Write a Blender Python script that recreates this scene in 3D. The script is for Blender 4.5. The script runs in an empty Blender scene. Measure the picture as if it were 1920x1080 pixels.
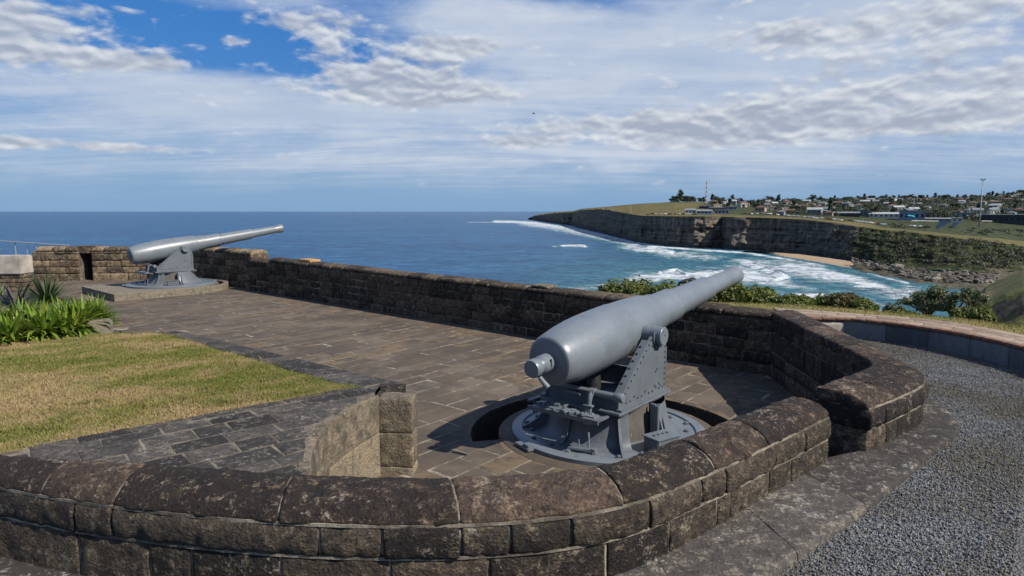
import bpy, bmesh, math, random
import numpy as np
from mathutils import Vector, Matrix

# ------------------------------------------------------------------ camera, sky, sun, exposure
SC = bpy.context.scene
COL = SC.collection
F, CH = 1220.0, 2.4                       # focal length in photo pixels, eye height over the battery floor
PITCH = math.atan(144 / F)
SP, CP = math.sin(PITCH), math.cos(PITCH)
cam = bpy.data.cameras.new('camera'); camo = bpy.data.objects.new('camera', cam); COL.objects.link(camo)
cam.sensor_width = 36; cam.lens = 36 * F / 1920
cam.clip_start = 0.1; cam.clip_end = 90000
camo.location = (0, 0, CH); camo.rotation_euler = (math.pi / 2 - PITCH, 0, 0)
SC.camera = camo
SUN_EL, SUN_X, SUN_Y = math.radians(42), 0.88, -0.47
SUN_DIR = Vector((SUN_X * math.cos(SUN_EL), SUN_Y * math.cos(SUN_EL), math.sin(SUN_EL))).normalized()
sun = bpy.data.lights.new('sun', 'SUN'); sun.energy = 5.0; sun.angle = math.radians(0.5); sun.color = (1, 0.93, 0.82)
suno = bpy.data.objects.new('sun', sun); COL.objects.link(suno)
suno.rotation_euler = (-SUN_DIR).to_track_quat('-Z', 'Y').to_euler(); suno.location = (20, -10, 30)
SC.view_settings.view_transform = 'Standard'; SC.view_settings.look = 'None'
SC.view_settings.exposure = 0.52; SC.view_settings.gamma = 1.0
try:
    SC.cycles.use_denoising = True; SC.cycles.max_bounces = 6; SC.cycles.transparent_max_bounces = 8
    SC.cycles.caustics_reflective = False; SC.cycles.caustics_refractive = False
except Exception: pass


# ------------------------------------------------------------------ node helpers
class V:
    def __init__(s, g, sk): s.g = g; s.s = sk
    def _m(s, op, b=None, c=None):
        n = s.g.nt.nodes.new('ShaderNodeMath'); n.operation = op
        s.g.put(n.inputs[0], s)
        if b is not None: s.g.put(n.inputs[1], b)
        if c is not None: s.g.put(n.inputs[2], c)
        return V(s.g, n.outputs[0])
    def __add__(s, b): return s._m('ADD', b)
    __radd__ = __add__
    def __sub__(s, b): return s._m('SUBTRACT', b)
    def __rsub__(s, b): return (s * -1.0) + b
    def __mul__(s, b): return s._m('MULTIPLY', b)
    __rmul__ = __mul__
    def __truediv__(s, b): return s._m('DIVIDE', b)
    def max(s, b): return s._m('MAXIMUM', b)
    def min(s, b): return s._m('MINIMUM', b)
    def pow(s, b): return s._m('POWER', b)
    def ss(s, lo, hi, a=0.0, b=1.0):
        n = s.g.nt.nodes.new('ShaderNodeMapRange'); n.interpolation_type = 'SMOOTHSTEP'
        s.g.put(n.inputs[0], s); n.inputs[1].default_value = lo; n.inputs[2].default_value = hi
        n.inputs[3].default_value = a; n.inputs[4].default_value = b
        return V(s.g, n.outputs[0])
    def lin(s, lo, hi, a=0.0, b=1.0):
        n = s.g.nt.nodes.new('ShaderNodeMapRange')
        s.g.put(n.inputs[0], s); n.inputs[1].default_value = lo; n.inputs[2].default_value = hi
        n.inputs[3].default_value = a; n.inputs[4].default_value = b
        return V(s.g, n.outputs[0])

class G:
    def __init__(s, nt): s.nt = nt; nt.nodes.clear()
    def put(s, sock, v):
        if isinstance(v, V): s.nt.links.new(v.s, sock)
        elif isinstance(v, (tuple, list)) and sock.type == 'RGBA': sock.default_value = tuple(v) + ((1,) if len(v) == 3 else ())
        else: sock.default_value = v
    def node(s, t, **k):
        n = s.nt.nodes.new(t)
        for a, b in k.items(): setattr(n, a, b)
        return n
    def pos(s): return V(s, s.node('ShaderNodeNewGeometry').outputs['Position'])
    def objco(s): return V(s, s.node('ShaderNodeTexCoord').outputs['Object'])
    def attr(s, name, out='Fac'):
        n = s.node('ShaderNodeAttribute'); n.attribute_name = name; return V(s, n.outputs[out])
    def mapv(s, v, scale=(1, 1, 1), rot=(0, 0, 0), loc=(0, 0, 0)):
        n = s.node('ShaderNodeMapping'); s.put(n.inputs[0], v)
        n.inputs['Scale'].default_value = scale; n.inputs['Rotation'].default_value = rot; n.inputs['Location'].default_value = loc
        return V(s, n.outputs[0])
    def noise(s, v, scale, det=4.0, rough=0.55, dist=0.0, out=0):
        n = s.node('ShaderNodeTexNoise'); s.put(n.inputs['Vector'], v)
        n.inputs['Scale'].default_value = scale; n.inputs['Detail'].default_value = det
        n.inputs['Roughness'].default_value = rough; n.inputs['Distortion'].default_value = dist
        return V(s, n.outputs[out])
    def voro(s, v, scale, feat='F1', out='Distance', rnd=1.0):
        n = s.node('ShaderNodeTexVoronoi', feature=feat); s.put(n.inputs['Vector'], v)
        n.inputs['Scale'].default_value = scale; n.inputs['Randomness'].default_value = rnd
        return V(s, n.outputs[out])
    def mix(s, f, a, b):
        n = s.node('ShaderNodeMix', data_type='RGBA'); s.put(n.inputs[0], f)
        s.put(n.inputs[6], a); s.put(n.inputs[7], b); return V(s, n.outputs[2])
    def vmath(s, op, a, b=None):
        n = s.node('ShaderNodeVectorMath', operation=op); s.put(n.inputs[0], a)
        if b is not None: s.put(n.inputs[1], b)
        return V(s, n.outputs[0])
    def xyz(s, v):
        n = s.node('ShaderNodeSeparateXYZ'); s.put(n.inputs[0], v); return [V(s, o) for o in n.outputs]
    def comb(s, x, y, z):
        n = s.node('ShaderNodeCombineXYZ')
        for i, q in enumerate((x, y, z)): s.put(n.inputs[i], q)
        return V(s, n.outputs[0])
    def bump(s, h, strength=0.5, dist=0.02, normal=None):
        n = s.node('ShaderNodeBump'); s.put(n.inputs['Height'], h); n.inputs['Strength'].default_value = strength
        n.inputs['Distance'].default_value = dist
        if normal is not None: s.put(n.inputs['Normal'], normal)
        return V(s, n.outputs[0])

ALB = 0.76                                # one scale for every colour: keeps real-world albedos at this exposure
def material(name):
    m = bpy.data.materials.new(name); m.use_nodes = True
    return m, G(m.node_tree)

def finish(g, col, rough=0.9, normal=None, spec=0.3, metal=0.0, transl=0.0):
    p = g.node('ShaderNodeBsdfPrincipled'); o = g.node('ShaderNodeOutputMaterial')
    col = g.vmath('MULTIPLY', col, (ALB, ALB, ALB))
    g.put(p.inputs['Base Color'], col); g.put(p.inputs['Roughness'], rough)
    p.inputs['Specular IOR Level'].default_value = spec; p.inputs['Metallic'].default_value = metal
    if normal is not None: g.put(p.inputs['Normal'], normal)
    if transl:
        t = g.node('ShaderNodeBsdfTranslucent'); g.put(t.inputs[0], col)
        mx = g.node('ShaderNodeMixShader'); mx.inputs[0].default_value = transl
        g.nt.links.new(p.outputs[0], mx.inputs[1]); g.nt.links.new(t.outputs[0], mx.inputs[2])
        g.nt.links.new(mx.outputs[0], o.inputs[0])
    else: g.nt.links.new(p.outputs[0], o.inputs[0])
    return p

def simple(name, col, rough=0.8, var=0.25, scale=8.0, spec=0.3, metal=0.0, bump=0.2):
    m, g = material(name); P = g.pos()
    n = g.noise(P, scale, 5)
    c = g.mix(n.ss(0.3, 0.7), tuple(x * (1 - var) for x in col), tuple(min(1, x * (1 + var)) for x in col))
    finish(g, c, rough, g.bump(n, bump, 0.02), spec, metal)
    return m

# ------------------------------------------------------------------ world sky with clouds
def make_world():
    w = bpy.data.worlds.new('World'); SC.world = w; w.use_nodes = True
    g = G(w.node_tree)
    sky = g.node('ShaderNodeTexSky'); sky.sky_type = 'NISHITA'; sky.sun_disc = False
    sky.sun_elevation = SUN_EL; sky.sun_rotation = math.atan2(SUN_X, SUN_Y)
    sky.air_density = 1.0; sky.dust_density = 0.6; sky.ozone_density = 2.0; sky.altitude = 30
    D = V(g, g.node('ShaderNodeTexCoord').outputs['Generated'])
    x, y, z = g.xyz(D)
    az = x._m('ARCTAN2', y) * (180 / math.pi); el = z._m('ARCSINE') * (180 / math.pi)
    zz = z.max(0.0) + 0.07
    px, py = x / zz, y / zz
    P = g.comb(px, py, 0.0)
    def blob(a, e, sa, se, w=1.0):           # soft patch of sky at an azimuth and elevation, degrees
        da = (az - a) / sa; de = (el - e) / se
        return (((da * da) + (de * de)) * -1.0)._m('EXPONENT') * w
    base = V(g, sky.outputs[0])
    # clear blue made a little deeper, horizon kept blue grey
    hs = g.node('ShaderNodeHueSaturation'); hs.inputs['Saturation'].default_value = 1.4; hs.inputs['Value'].default_value = 1.15
    g.put(hs.inputs['Color'], base); base = g.mix(0.6, V(g, hs.outputs[0]), (0.45, 2.2, 7.0))
    haze = el.ss(0.0, 11.0, 1.0, 0.0)
    base = g.mix(haze * 0.85, base, (2.75, 4.75, 7.3))
    # thin high veil
    veil = g.noise(g.mapv(P, (0.30, 0.75, 1), (0, 0, 0.25)), 1.3, 7, 0.58, 0.8)
    veil2 = g.noise(g.mapv(P, (0.22, 0.95, 1), (0, 0, 0.1), (4, 2, 0)), 2.6, 7, 0.62, 0.5)
    wob = (g.noise(g.comb(az * 0.12, el * 0.35, 8.0), 1.0, 6, 0.6, 0.3) - 0.5) * 0.55
    hole = blob(-22, 12.7, 12, 2.3, 0.54) + blob(-33, 14.2, 9, 1.6, 0.30) + blob(6, 19.6, 7, 2.6, 0.75) + blob(-30, 18.5, 9, 2.0, 0.18) + blob(-12, 10.8, 4.5, 1.5, 0.42) + blob(-10, 17.2, 5, 1.3, 0.22) + blob(-36, 7.5, 9, 1.2, 0.08)
    white = blob(9, 13.5, 16, 5.0, 0.34) + blob(-12, 8.6, 14, 2.2, 0.30) + blob(26, 13, 15, 8, 0.30) + blob(-5, 16.5, 6, 2.4, 0.26) + blob(-25, 8.6, 11, 1.7, 0.36) + blob(-28, 16.8, 9, 1.2, 0.16) + blob(-33, 17.5, 6, 1.2, 0.14) + blob(0, 4.5, 45, 3.0, 0.18)
    v = (veil * 0.65 + veil2 * 0.35 + white - hole + wob + 0.04).ss(0.30, 0.90) * el.ss(0.3, 4.5)
    vcol = g.mix((veil2 * 0.6 + wob).ss(0.15, 0.55), (5.4, 6.5, 8.3), (7.4, 8.1, 9.2))
    col = g.mix(v * 0.95, base, vcol)
    # cumulus: lumps with bright tops and grey bases
    cov = (blob(-37, 12.6, 7.5, 2.0, 0.36) + blob(-33, 10.6, 5.0, 0.9, 0.26) + blob(-27.8, 10.9, 2.6, 0.7, 0.33) + blob(-17, 14.6, 6.5, 1.2, 0.27) + blob(-10, 11.0, 7.5, 1.9, 0.44) + blob(-4.5, 13.6, 5.5, 0.8, 0.34) + blob(-9, 9.5, 7, 0.9, 0.26) + blob(-3, 10.0, 3, 0.8, 0.2)
           + blob(28, 9.0, 14, 2.0, 0.23) + blob(35, 8.0, 9, 2.0, 0.20) + blob(36, 15, 7, 3.0, 0.33) + blob(24, 13.4, 7, 1.4, 0.40) + blob(13, 7.3, 11, 1.2, 0.40) + blob(24, 6.3, 16, 1.0, 0.38) + blob(0.8, 5.8, 3.0, 0.55, 0.34) + blob(16, 5.3, 5, 0.4, 0.2)
           + blob(-30, 4.7, 5, 0.45, 0.34) + blob(-38, 4.7, 3.5, 0.4, 0.28) + blob(18, 18.0, 9, 1.0, 0.20) + blob(-22.5, 13.0, 1.0, .35, .26) + blob(-29, 14.3, 1.2, .3, .2))
    def fb(dx, de, det):
        q = g.comb(az * 0.29 + dx, el * 0.66 + de, 3.7)
        n1 = g.noise(q, 1.0, det, 0.56, 0.25)
        n2 = g.voro(g.comb(az * 0.70 + dx * 2.5, el * 1.55 + de * 2.4, 1.1), 1.0, 'SMOOTH_F1')
        return n1 * 0.85 + (0.75 - n2) * 0.20
    nz = fb(0.0, 0.0, 8); lo = fb(0.0, 0.0, 2.5); up = fb(0.05, 0.22, 2.5)
    fine = g.noise(g.comb(az * 1.1, el * 2.2, 1.2), 1.0, 5, 0.60, 0.2)
    dens = nz + cov * 1.1 + fine * 0.12 - 0.03
    a = dens.ss(0.62, 0.86) * el.ss(1.4, 3.2)
    shade = (lo - up) * 2.8 + 0.46 + (fine - 0.5) * 0.55 + (nz - lo) * 1.2 - (dens - 0.80) * 0.7
    grey = g.mix(shade.ss(0.0, 1.0), (4.3, 4.95, 6.2), (8.9, 9.3, 9.8))
    col = g.mix(a * 0.92, col, grey)
    bg = g.node('ShaderNodeBackground'); g.put(bg.inputs[0], col); bg.inputs[1].default_value = 0.059
    o = g.node('ShaderNodeOutputWorld'); g.nt.links.new(bg.outputs[0], o.inputs[0])
make_world()

# ------------------------------------------------------------------ numbers: rays of the photograph, noise, paths
def at(u, v, z):
    x, y = (u - 960) / F, (540 - v) / F
    dy, dz = CP + y * SP, -SP + y * CP
    t = (z - CH) / dz
    return (x * t, dy * t, z)
def atD(u, v, D):                        # point on the ray at ground distance D
    x, y = (u - 960) / F, (540 - v) / F
    dy, dz = CP + y * SP, -SP + y * CP
    t = D / math.hypot(x, dy)
    return (x * t, dy * t, CH + dz * t)

_rs = np.random.RandomState(7)
_perm = np.tile(_rs.permutation(256), 3)
_grad = _rs.randn(256, 3); _grad /= np.linalg.norm(_grad, axis=1)[:, None]
def pnoise(p):                           # gradient noise, p (n,3)
    p = np.asarray(p, float); i = np.floor(p).astype(int); f = p - i; i &= 255
    w = f * f * f * (f * (f * 6 - 15) + 10); out = 0
    for a in (0, 1):
        for b in (0, 1):
            for c in (0, 1):
                h = _perm[_perm[_perm[(i[:, 0] + a) & 255] + ((i[:, 1] + b) & 255)] + ((i[:, 2] + c) & 255)]
                d = (_grad[h] * (f - (a, b, c))).sum(1)
                out = out + d * (w[:, 0] if a else 1 - w[:, 0]) * (w[:, 1] if b else 1 - w[:, 1]) * (w[:, 2] if c else 1 - w[:, 2])
    return out
def fbm(p, oct=4, gain=0.5):
    p = np.asarray(p, float); s = 0; a = 1.0
    for k in range(oct): s = s + a * pnoise(p * 2 ** k + 17.3 * k); a *= gain
    return s
def smooth(pts, n):                      # Catmull-Rom through pts, n samples per span
    P = [np.array(q, float) for q in pts]; P = [2 * P[0] - P[1]] + P + [2 * P[-1] - P[-2]]; out = []
    for i in range(1, len(P) - 2):
        for k in range(n):
            t = k / n; a, b, c, d = P[i - 1:i + 3]
            out.append(0.5 * (2 * b + (c - a) * t + (2 * a - 5 * b + 4 * c - d) * t * t + (3 * b - a - 3 * c + d) * t ** 3))
    out.append(P[-2]); return np.array(out)
def resample(pts, n):
    pts = np.asarray(pts, float); d = np.r_[0, np.cumsum(np.linalg.norm(np.diff(pts, axis=0), axis=1))]
    t = np.linspace(0, d[-1], n)
    return np.stack([np.interp(t, d, pts[:, k]) for k in range(pts.shape[1])], 1)
def plen(pts): return float(np.linalg.norm(np.diff(np.asarray(pts, float)[:, :2], axis=0), axis=1).sum())
def inside(poly, x, y):
    c = False; j = len(poly) - 1
    for i in range(len(poly)):
        xi, yi = poly[i][0], poly[i][1]; xj, yj = poly[j][0], poly[j][1]
        if (yi > y) != (yj > y) and x < (xj - xi) * (y - yi) / (yj - yi) + xi: c = not c
        j = i
    return c

# ------------------------------------------------------------------ objects
def tag(o, label=None, cat=None, group=None, kind=None):
    if label: o['label'] = label
    if cat: o['category'] = cat
    if group: o['group'] = group
    if kind: o['kind'] = kind
    return o
def empty(name, loc=(0, 0, 0), rz=0.0):
    o = bpy.data.objects.new(name, None); COL.objects.link(o); o.location = loc; o.rotation_euler = (0, 0, rz)
    o.empty_display_size = 0.2; return o

class MB:
    """collects geometry for one mesh"""
    def __init__(s): s.v = []; s.f = []; s.n = 0; s.r = []; s.mi = []; s.cur = 0
    def add(s, verts, faces, rnd=0.5, mi=None):
        verts = np.asarray(verts, float).reshape(-1, 3); b = s.n
        s.v.append(verts); s.n += len(verts)
        s.r.append(np.full(len(verts), rnd) if np.isscalar(rnd) else np.asarray(rnd, float))
        s.f.extend([tuple(i + b for i in f) for f in faces]); s.mi.extend([s.cur if mi is None else mi] * len(faces))
    def box(s, c, size, rz=0.0, rnd=0.5, M=None, bev=0.0):
        hx, hy, hz = [q / 2 for q in size]
        if bev <= 0:
            v = np.array([(a * hx, b * hy, d * hz) for a in (-1, 1) for b in (-1, 1) for d in (-1, 1)])
            f = [(0, 1, 3, 2), (4, 6, 7, 5), (0, 4, 5, 1), (2, 3, 7, 6), (0, 2, 6, 4), (1, 5, 7, 3)]
        else:
            bm = bmesh.new(); bmesh.ops.create_cube(bm, size=1)
            for q in bm.verts: q.co = Vector((q.co.x * 2 * hx, q.co.y * 2 * hy, q.co.z * 2 * hz))
            bmesh.ops.bevel(bm, geom=list(bm.edges), offset=bev, segments=2, affect='EDGES')
            bm.verts.index_update(); v = np.array([q.co[:] for q in bm.verts]); f = [tuple(w.index for w in q.verts) for q in bm.faces]; bm.free()
        ca, sa = math.cos(rz), math.sin(rz)
        v = np.stack([v[:, 0] * ca - v[:, 1] * sa, v[:, 0] * sa + v[:, 1] * ca, v[:, 2]], 1)
        if M is not None: v = v @ np.array(M.to_3x3()).T
        s.add(v + np.array(c), f, rnd)
    def tube(s, pts, rad, n=12, rnd=0.5, caps=True):
        pts = [Vector(p) for p in pts]; rad = [rad] * len(pts) if np.isscalar(rad) else rad
        vs = []; fs = []; up = None
        for i, p in enumerate(pts):
            d = (pts[min(i + 1, len(pts) - 1)] - pts[max(i - 1, 0)]).normalized()
            if up is None: up = d.orthogonal().normalized()
            up = (up - d * up.dot(d)).normalized(); w = d.cross(up)
            for k in range(n):
                a = 2 * math.pi * k / n; vs.append(p + (up * math.cos(a) + w * math.sin(a)) * rad[i])
        for i in range(len(pts) - 1):
            for k in range(n):
                fs.append((i * n + k, i * n + (k + 1) % n, (i + 1) * n + (k + 1) % n, (i + 1) * n + k))
        if caps: fs.append(tuple(range(n))[::-1]); fs.append(tuple(range((len(pts) - 1) * n, len(pts) * n)))
        s.add([tuple(q) for q in vs], fs, rnd)
    def lathe(s, prof, n=48, M=None, a0=0.0, a1=2 * math.pi, rnd=0.5):
        full = abs(a1 - a0 - 2 * math.pi) < 1e-6; m = n if full else n + 1; vs = []; fs = []
        for r, z in prof:
            for k in range(m):
                a = a0 + (a1 - a0) * k / n; vs.append((r * math.cos(a), r * math.sin(a), z))
        for i in range(len(prof) - 1):
            for k in range(n):
                k2 = (k + 1) % m; fs.append((i * m + k, i * m + k2, (i + 1) * m + k2, (i + 1) * m + k))
        vs = np.array(vs)
        if M is not None:
            A = np.array(M); vs = vs @ A[:3, :3].T + A[:3, 3]
        s.add(vs, fs, rnd)
    def prism(s, poly, z0, z1, rnd=0.5, M=None):
        n = len(poly); vs = [(p[0], p[1], z0) for p in poly] + [(p[0], p[1], z1) for p in poly]
        fs = [tuple(range(n))[::-1], tuple(range(n, 2 * n))] + [(i, (i + 1) % n, n + (i + 1) % n, n + i) for i in range(n)]
        vs = np.array(vs, float)
        if M is not None:
            A = np.array(M); vs = vs @ A[:3, :3].T + A[:3, 3]
        s.add(vs, fs, rnd)
    def grid(s, P, rnd=0.5):                  # P (a,b,3)
        P = np.asarray(P, float); a, b = P.shape[:2]; i = np.arange(a * b).reshape(a, b)
        q = np.stack([i[:-1, :-1], i[:-1, 1:], i[1:, 1:], i[1:, :-1]], -1).reshape(-1, 4)
        s.add(P.reshape(-1, 3), [tuple(x) for x in q], rnd if np.isscalar(rnd) else np.asarray(rnd).reshape(-1))
    def build(s, name, mats, parent=None, sm=False, sharp=None, attrs=None):
        v = np.concatenate(s.v); me = bpy.data.meshes.new(name)
        me.from_pydata(v.tolist() if len(v) < 50000 else v, [], s.f)
        a = me.attributes.new('rnd', 'FLOAT', 'POINT'); a.data.foreach_set('value', np.concatenate(s.r).astype(np.float32))
        for k, arr in (attrs or {}).items():
            a = me.attributes.new(k, 'FLOAT', 'POINT'); a.data.foreach_set('value', np.asarray(arr, np.float32))
        mats = mats if isinstance(mats, (list, tuple)) else [mats]
        for m in mats: me.materials.append(m)
        if len(mats) > 1: me.polygons.foreach_set('material_index', s.mi)
        if sm:
            me.polygons.foreach_set('use_smooth', [True] * len(me.polygons))
            if sharp: me.set_sharp_from_angle(angle=math.radians(sharp))
        me.update()
        o = bpy.data.objects.new(name, me); COL.objects.link(o)
        if parent is not None: o.parent = parent
        return o

def copy_tree(o, parent=None):
    c = o.copy(); COL.objects.link(c)
    if parent is not None: c.parent = parent
    for ch in list(o.children): copy_tree(ch, c)
    return c

def cut(o, cutter, op='DIFFERENCE'):
    m = o.modifiers.new('cut', 'BOOLEAN'); m.operation = op; m.object = cutter; m.solver = 'EXACT'
    bpy.context.view_layer.update()
    dg = bpy.context.evaluated_depsgraph_get()
    me = bpy.data.meshes.new_from_object(o.evaluated_get(dg)); o.modifiers.clear(); old = o.data; o.data = me
    bpy.data.meshes.remove(old); bpy.data.objects.remove(cutter, do_unlink=True)

# ------------------------------------------------------------------ materials
def stone_mat(name, dark, mid, tan, spk, tanamt=0.0, grime=0.0, moss=0.5, bump=0.9, size=1.0):
    m, g = material(name); P = g.mapv(g.pos(), (1 / size,) * 3); r = g.attr('rnd')
    big = g.noise(P, 2.3, 4, 0.6); med = g.noise(P, 11, 7, 0.65, 0.4); fin = g.noise(P, 42, 6, 0.7); pit = g.voro(P, 55)
    c = g.mix((med * 0.6 + r * 0.5 - 0.05).ss(0.25, 0.75), dark, mid)
    t = (med + big * 0.35 + r * 0.22 + tanamt).ss(0.80, 1.02)
    c = g.mix(t * 0.75, c, tan)
    c = g.mix((fin + (med - 0.5) * 0.7 + (big - .5) * .5).ss(0.60, 0.72) * 0.75, c, spk)
    fl = g.noise(g.mapv(P, (1, 1, 1.8), loc=(2, 8, 4)), 24, 5, 0.7, 0.8)
    c = g.mix((fl + (med - .5) * 0.5 + r * 0.06).ss(0.57, 0.66) * 0.65, c, tan)
    c = g.mix(g.noise(g.mapv(P, loc=(1, 6, 8)), 30, 5, 0.7).ss(0.36, 0.46, 1, 0) * 0.6, c, tuple(q * 0.45 for q in dark))
    c = g.mix(g.noise(g.mapv(P, loc=(9, 3, 1)), 5, 6, 0.65).ss(0.60, 0.74) * moss, c, (0.075, 0.075, 0.028))
    c = g.mix(g.noise(g.mapv(P, loc=(5, 5, 5)), 8, 7, 0.7).ss(0.50, 0.66) * grime, c, (0.018, 0.015, 0.014))
    h = med * 0.9 + fin * 0.6 + fl * 0.5 + pit * 0.25
    finish(g, c, 0.92, g.bump(h, bump, 0.03 * size), 0.25)
    return m
M_PARAPET = stone_mat('weathered_parapet_stone', (0.026, 0.020, 0.017), (0.092, 0.063, 0.048), (0.22, 0.155, 0.10), (0.40, 0.34, 0.27), -0.08, 0.7, 0.35)
M_COURSE = stone_mat('weathered_course_stone', (0.022, 0.019, 0.017), (0.076, 0.060, 0.046), (0.20, 0.155, 0.10), (0.34, 0.30, 0.24), -0.13, 0.85, 0.45)
M_LONG = stone_mat('dark_wall_stone', (0.030, 0.024, 0.020), (0.105, 0.080, 0.058), (0.26, 0.19, 0.11), (0.30, 0.26, 0.20), -0.08, 0.6, 0.2, 0.7)
M_BACK = stone_mat('tan_wall_stone', (0.07, 0.052, 0.038), (0.20, 0.145, 0.095), (0.36, 0.27, 0.16), (0.42, 0.38, 0.32), 0.05, 0.55, 0.2, 0.7)
M_BLOCK = stone_mat('sandstone_block', (0.13, 0.105, 0.078), (0.275, 0.235, 0.18), (0.32, 0.24, 0.14), (0.45, 0.42, 0.36), 0.0, 0.55, 0.15, 0.8)
M_LEDGE = stone_mat('dark_ledge_stone', (0.026, 0.024, 0.023), (0.085, 0.077, 0.070), (0.20, 0.165, 0.12), (0.33, 0.32, 0.30), -0.14, 0.5, 0.15, 0.6)
M_FOOT = stone_mat('footing_stone', (0.042, 0.038, 0.035), (0.100, 0.091, 0.083), (0.27, 0.23, 0.18), (0.45, 0.44, 0.42), -0.12, 0.35, 0.1, 0.45)
M_ORANGE = stone_mat('orange_sandstone', (0.42, 0.22, 0.09), (0.52, 0.30, 0.13), (0.5, 0.33, 0.18), (0.5, 0.4, 0.28), -0.1, 0.1, 0.0, 0.5)
M_PLINTH = stone_mat('concrete_plinth', (0.13, 0.11, 0.085), (0.27, 0.235, 0.185), (0.32, 0.25, 0.16), (0.42, 0.40, 0.36), -0.1, 0.35, 0.1, 0.4)

def mortar_mat(name, a, b):
    m, g = material(name); P = g.pos(); n = g.noise(P, 9, 6, 0.6); n2 = g.noise(P, 60, 4)
    finish(g, g.mix((n * 0.7 + n2 * 0.3 + (g.noise(P, 1.7, 4) - 0.5) * 0.7).ss(0.35, 0.70), a, b), 0.95, g.bump(n2, 0.5, 0.01), 0.2); return m
M_MORTAR = mortar_mat('pale_mortar', (0.105, 0.09, 0.07), (0.34, 0.295, 0.235))
M_MORTAR_D = mortar_mat('grimy_mortar', (0.085, 0.072, 0.056), (0.27, 0.225, 0.17))

def paving_mat():
    m, g = material('paving_stone'); P = g.pos(); r = g.attr('rnd')
    big = g.noise(P, 0.6, 4, 0.6); med = g.noise(P, 5, 7, 0.65, 0.6); fin = g.noise(P, 40, 6, 0.7)
    st = g.noise(g.mapv(P, (1, 1, 1), (0, 0, 0.8)), 2.2, 6, 0.6, 1.0)
    c = g.mix((r * 0.75 + med * 0.45 - 0.1).ss(0.15, 0.85), (0.108, 0.080, 0.056), (0.172, 0.133, 0.097))
    c = g.mix((big * 0.9 + st * 0.6).ss(0.58, 0.88) * 0.7, c, (0.066, 0.055, 0.045))
    c = g.mix(g.noise(g.mapv(P, loc=(7, 2, 5)), 1.6, 7, 0.68, 0.5).ss(0.52, 0.66) * 0.45, c, (0.055, 0.048, 0.040))
    c = g.mix((r * 0.6 + (med - .5) * 1.6 + (big - .5) * 1.2).ss(0.72, 0.95) * 0.55, c, (0.24, 0.225, 0.21))
    c = g.mix(((r * -1.0) + 1.0 + (med - .5) * 1.0).ss(0.84, 1.02) * 0.55, c, (0.215, 0.155, 0.09))
    c = g.mix((st + (fin - .5) * .5).ss(0.63, 0.74) * 0.45, c, (0.33, 0.30, 0.26))
    c = g.mix(fin.ss(0.62, 0.75) * 0.3, c, (0.30, 0.27, 0.22))
    finish(g, c, 0.85, g.bump(med * 1.0 + fin * 0.5, 0.55, 0.02), 0.3); return m
M_PAVE = paving_mat()
M_JOINT = mortar_mat('paving_joint', (0.09, 0.075, 0.058), (0.36, 0.315, 0.25))
M_PIT = simple('dark_pit_stone', (0.045, 0.038, 0.03), 0.9, 0.35, 12, 0.3)  # plain dark stone colour for the channel round the near gun

def paint_mat(name, col, rough=0.42):
    m, g = material(name); P = g.objco(); W = g.pos()
    n = g.noise(P, 2.2, 5, 0.6); f = g.noise(P, 26, 6, 0.65); st = g.noise(g.mapv(P, (6, 6, 0.9)), 3.0, 5, 0.6)
    c = g.mix(n.ss(0.3, 0.7), tuple(q * 0.90 for q in col), tuple(q * 1.10 for q in col))
    c = g.mix((st * 0.65 + f * 0.35).ss(0.53, 0.68) * 0.5, c, tuple(q * 1.45 for q in col))
    c = g.mix((f * 0.6 + n * 0.4).ss(0.60, 0.70) * 0.35, c, tuple(q * 0.6 for q in col))
    c = g.mix((g.noise(g.mapv(P, loc=(3, 7, 2)), 6.5, 7, 0.7) + (f - .5) * .3).ss(0.645, 0.70) * 0.6, c, (0.28, 0.21, 0.14))
    c = g.mix((g.noise(g.mapv(P, loc=(1, 2, 9)), 11, 6, 0.7) + (st - .5) * .5).ss(0.655, 0.70) * 0.6, c, (0.07, 0.055, 0.045))
    finish(g, c, (n * 0.25 + f * 0.15 + rough - 0.2), g.bump(f * 0.4 + n * 0.6, 0.10, 0.02), 0.5); return m
M_GUN = paint_mat('grey_gun_paint', (0.158, 0.182, 0.206), 0.36)
M_GUNB = paint_mat('grey_carriage_paint', (0.124, 0.143, 0.163), 0.46)
M_DARK = simple('dark_metal', (0.02, 0.022, 0.025), 0.6, 0.3, 20)
def panel_mat():
    m, g = material('streaked_panel'); P = g.objco()
    s = g.noise(g.mapv(P, (14, 14, 0.8)), 2.2, 4, 0.6); n = g.noise(P, 5, 5)
    c = g.mix(n.ss(0.3, 0.7), (0.085, 0.075, 0.068), (0.15, 0.135, 0.12))
    c = g.mix(s.ss(0.64, 0.70) * 0.85, c, (0.55, 0.53, 0.5))
    finish(g, c, 0.7, None, 0.3); return m
M_PANEL = panel_mat()
M_IRON = simple('weathered_iron', (0.12, 0.13, 0.11), 0.6, 0.3, 30, 0.5, 0.4)
M_STEEL = simple('galvanised_rail', (0.42, 0.43, 0.44), 0.4, 0.1, 20, 0.5, 0.5)

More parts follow.
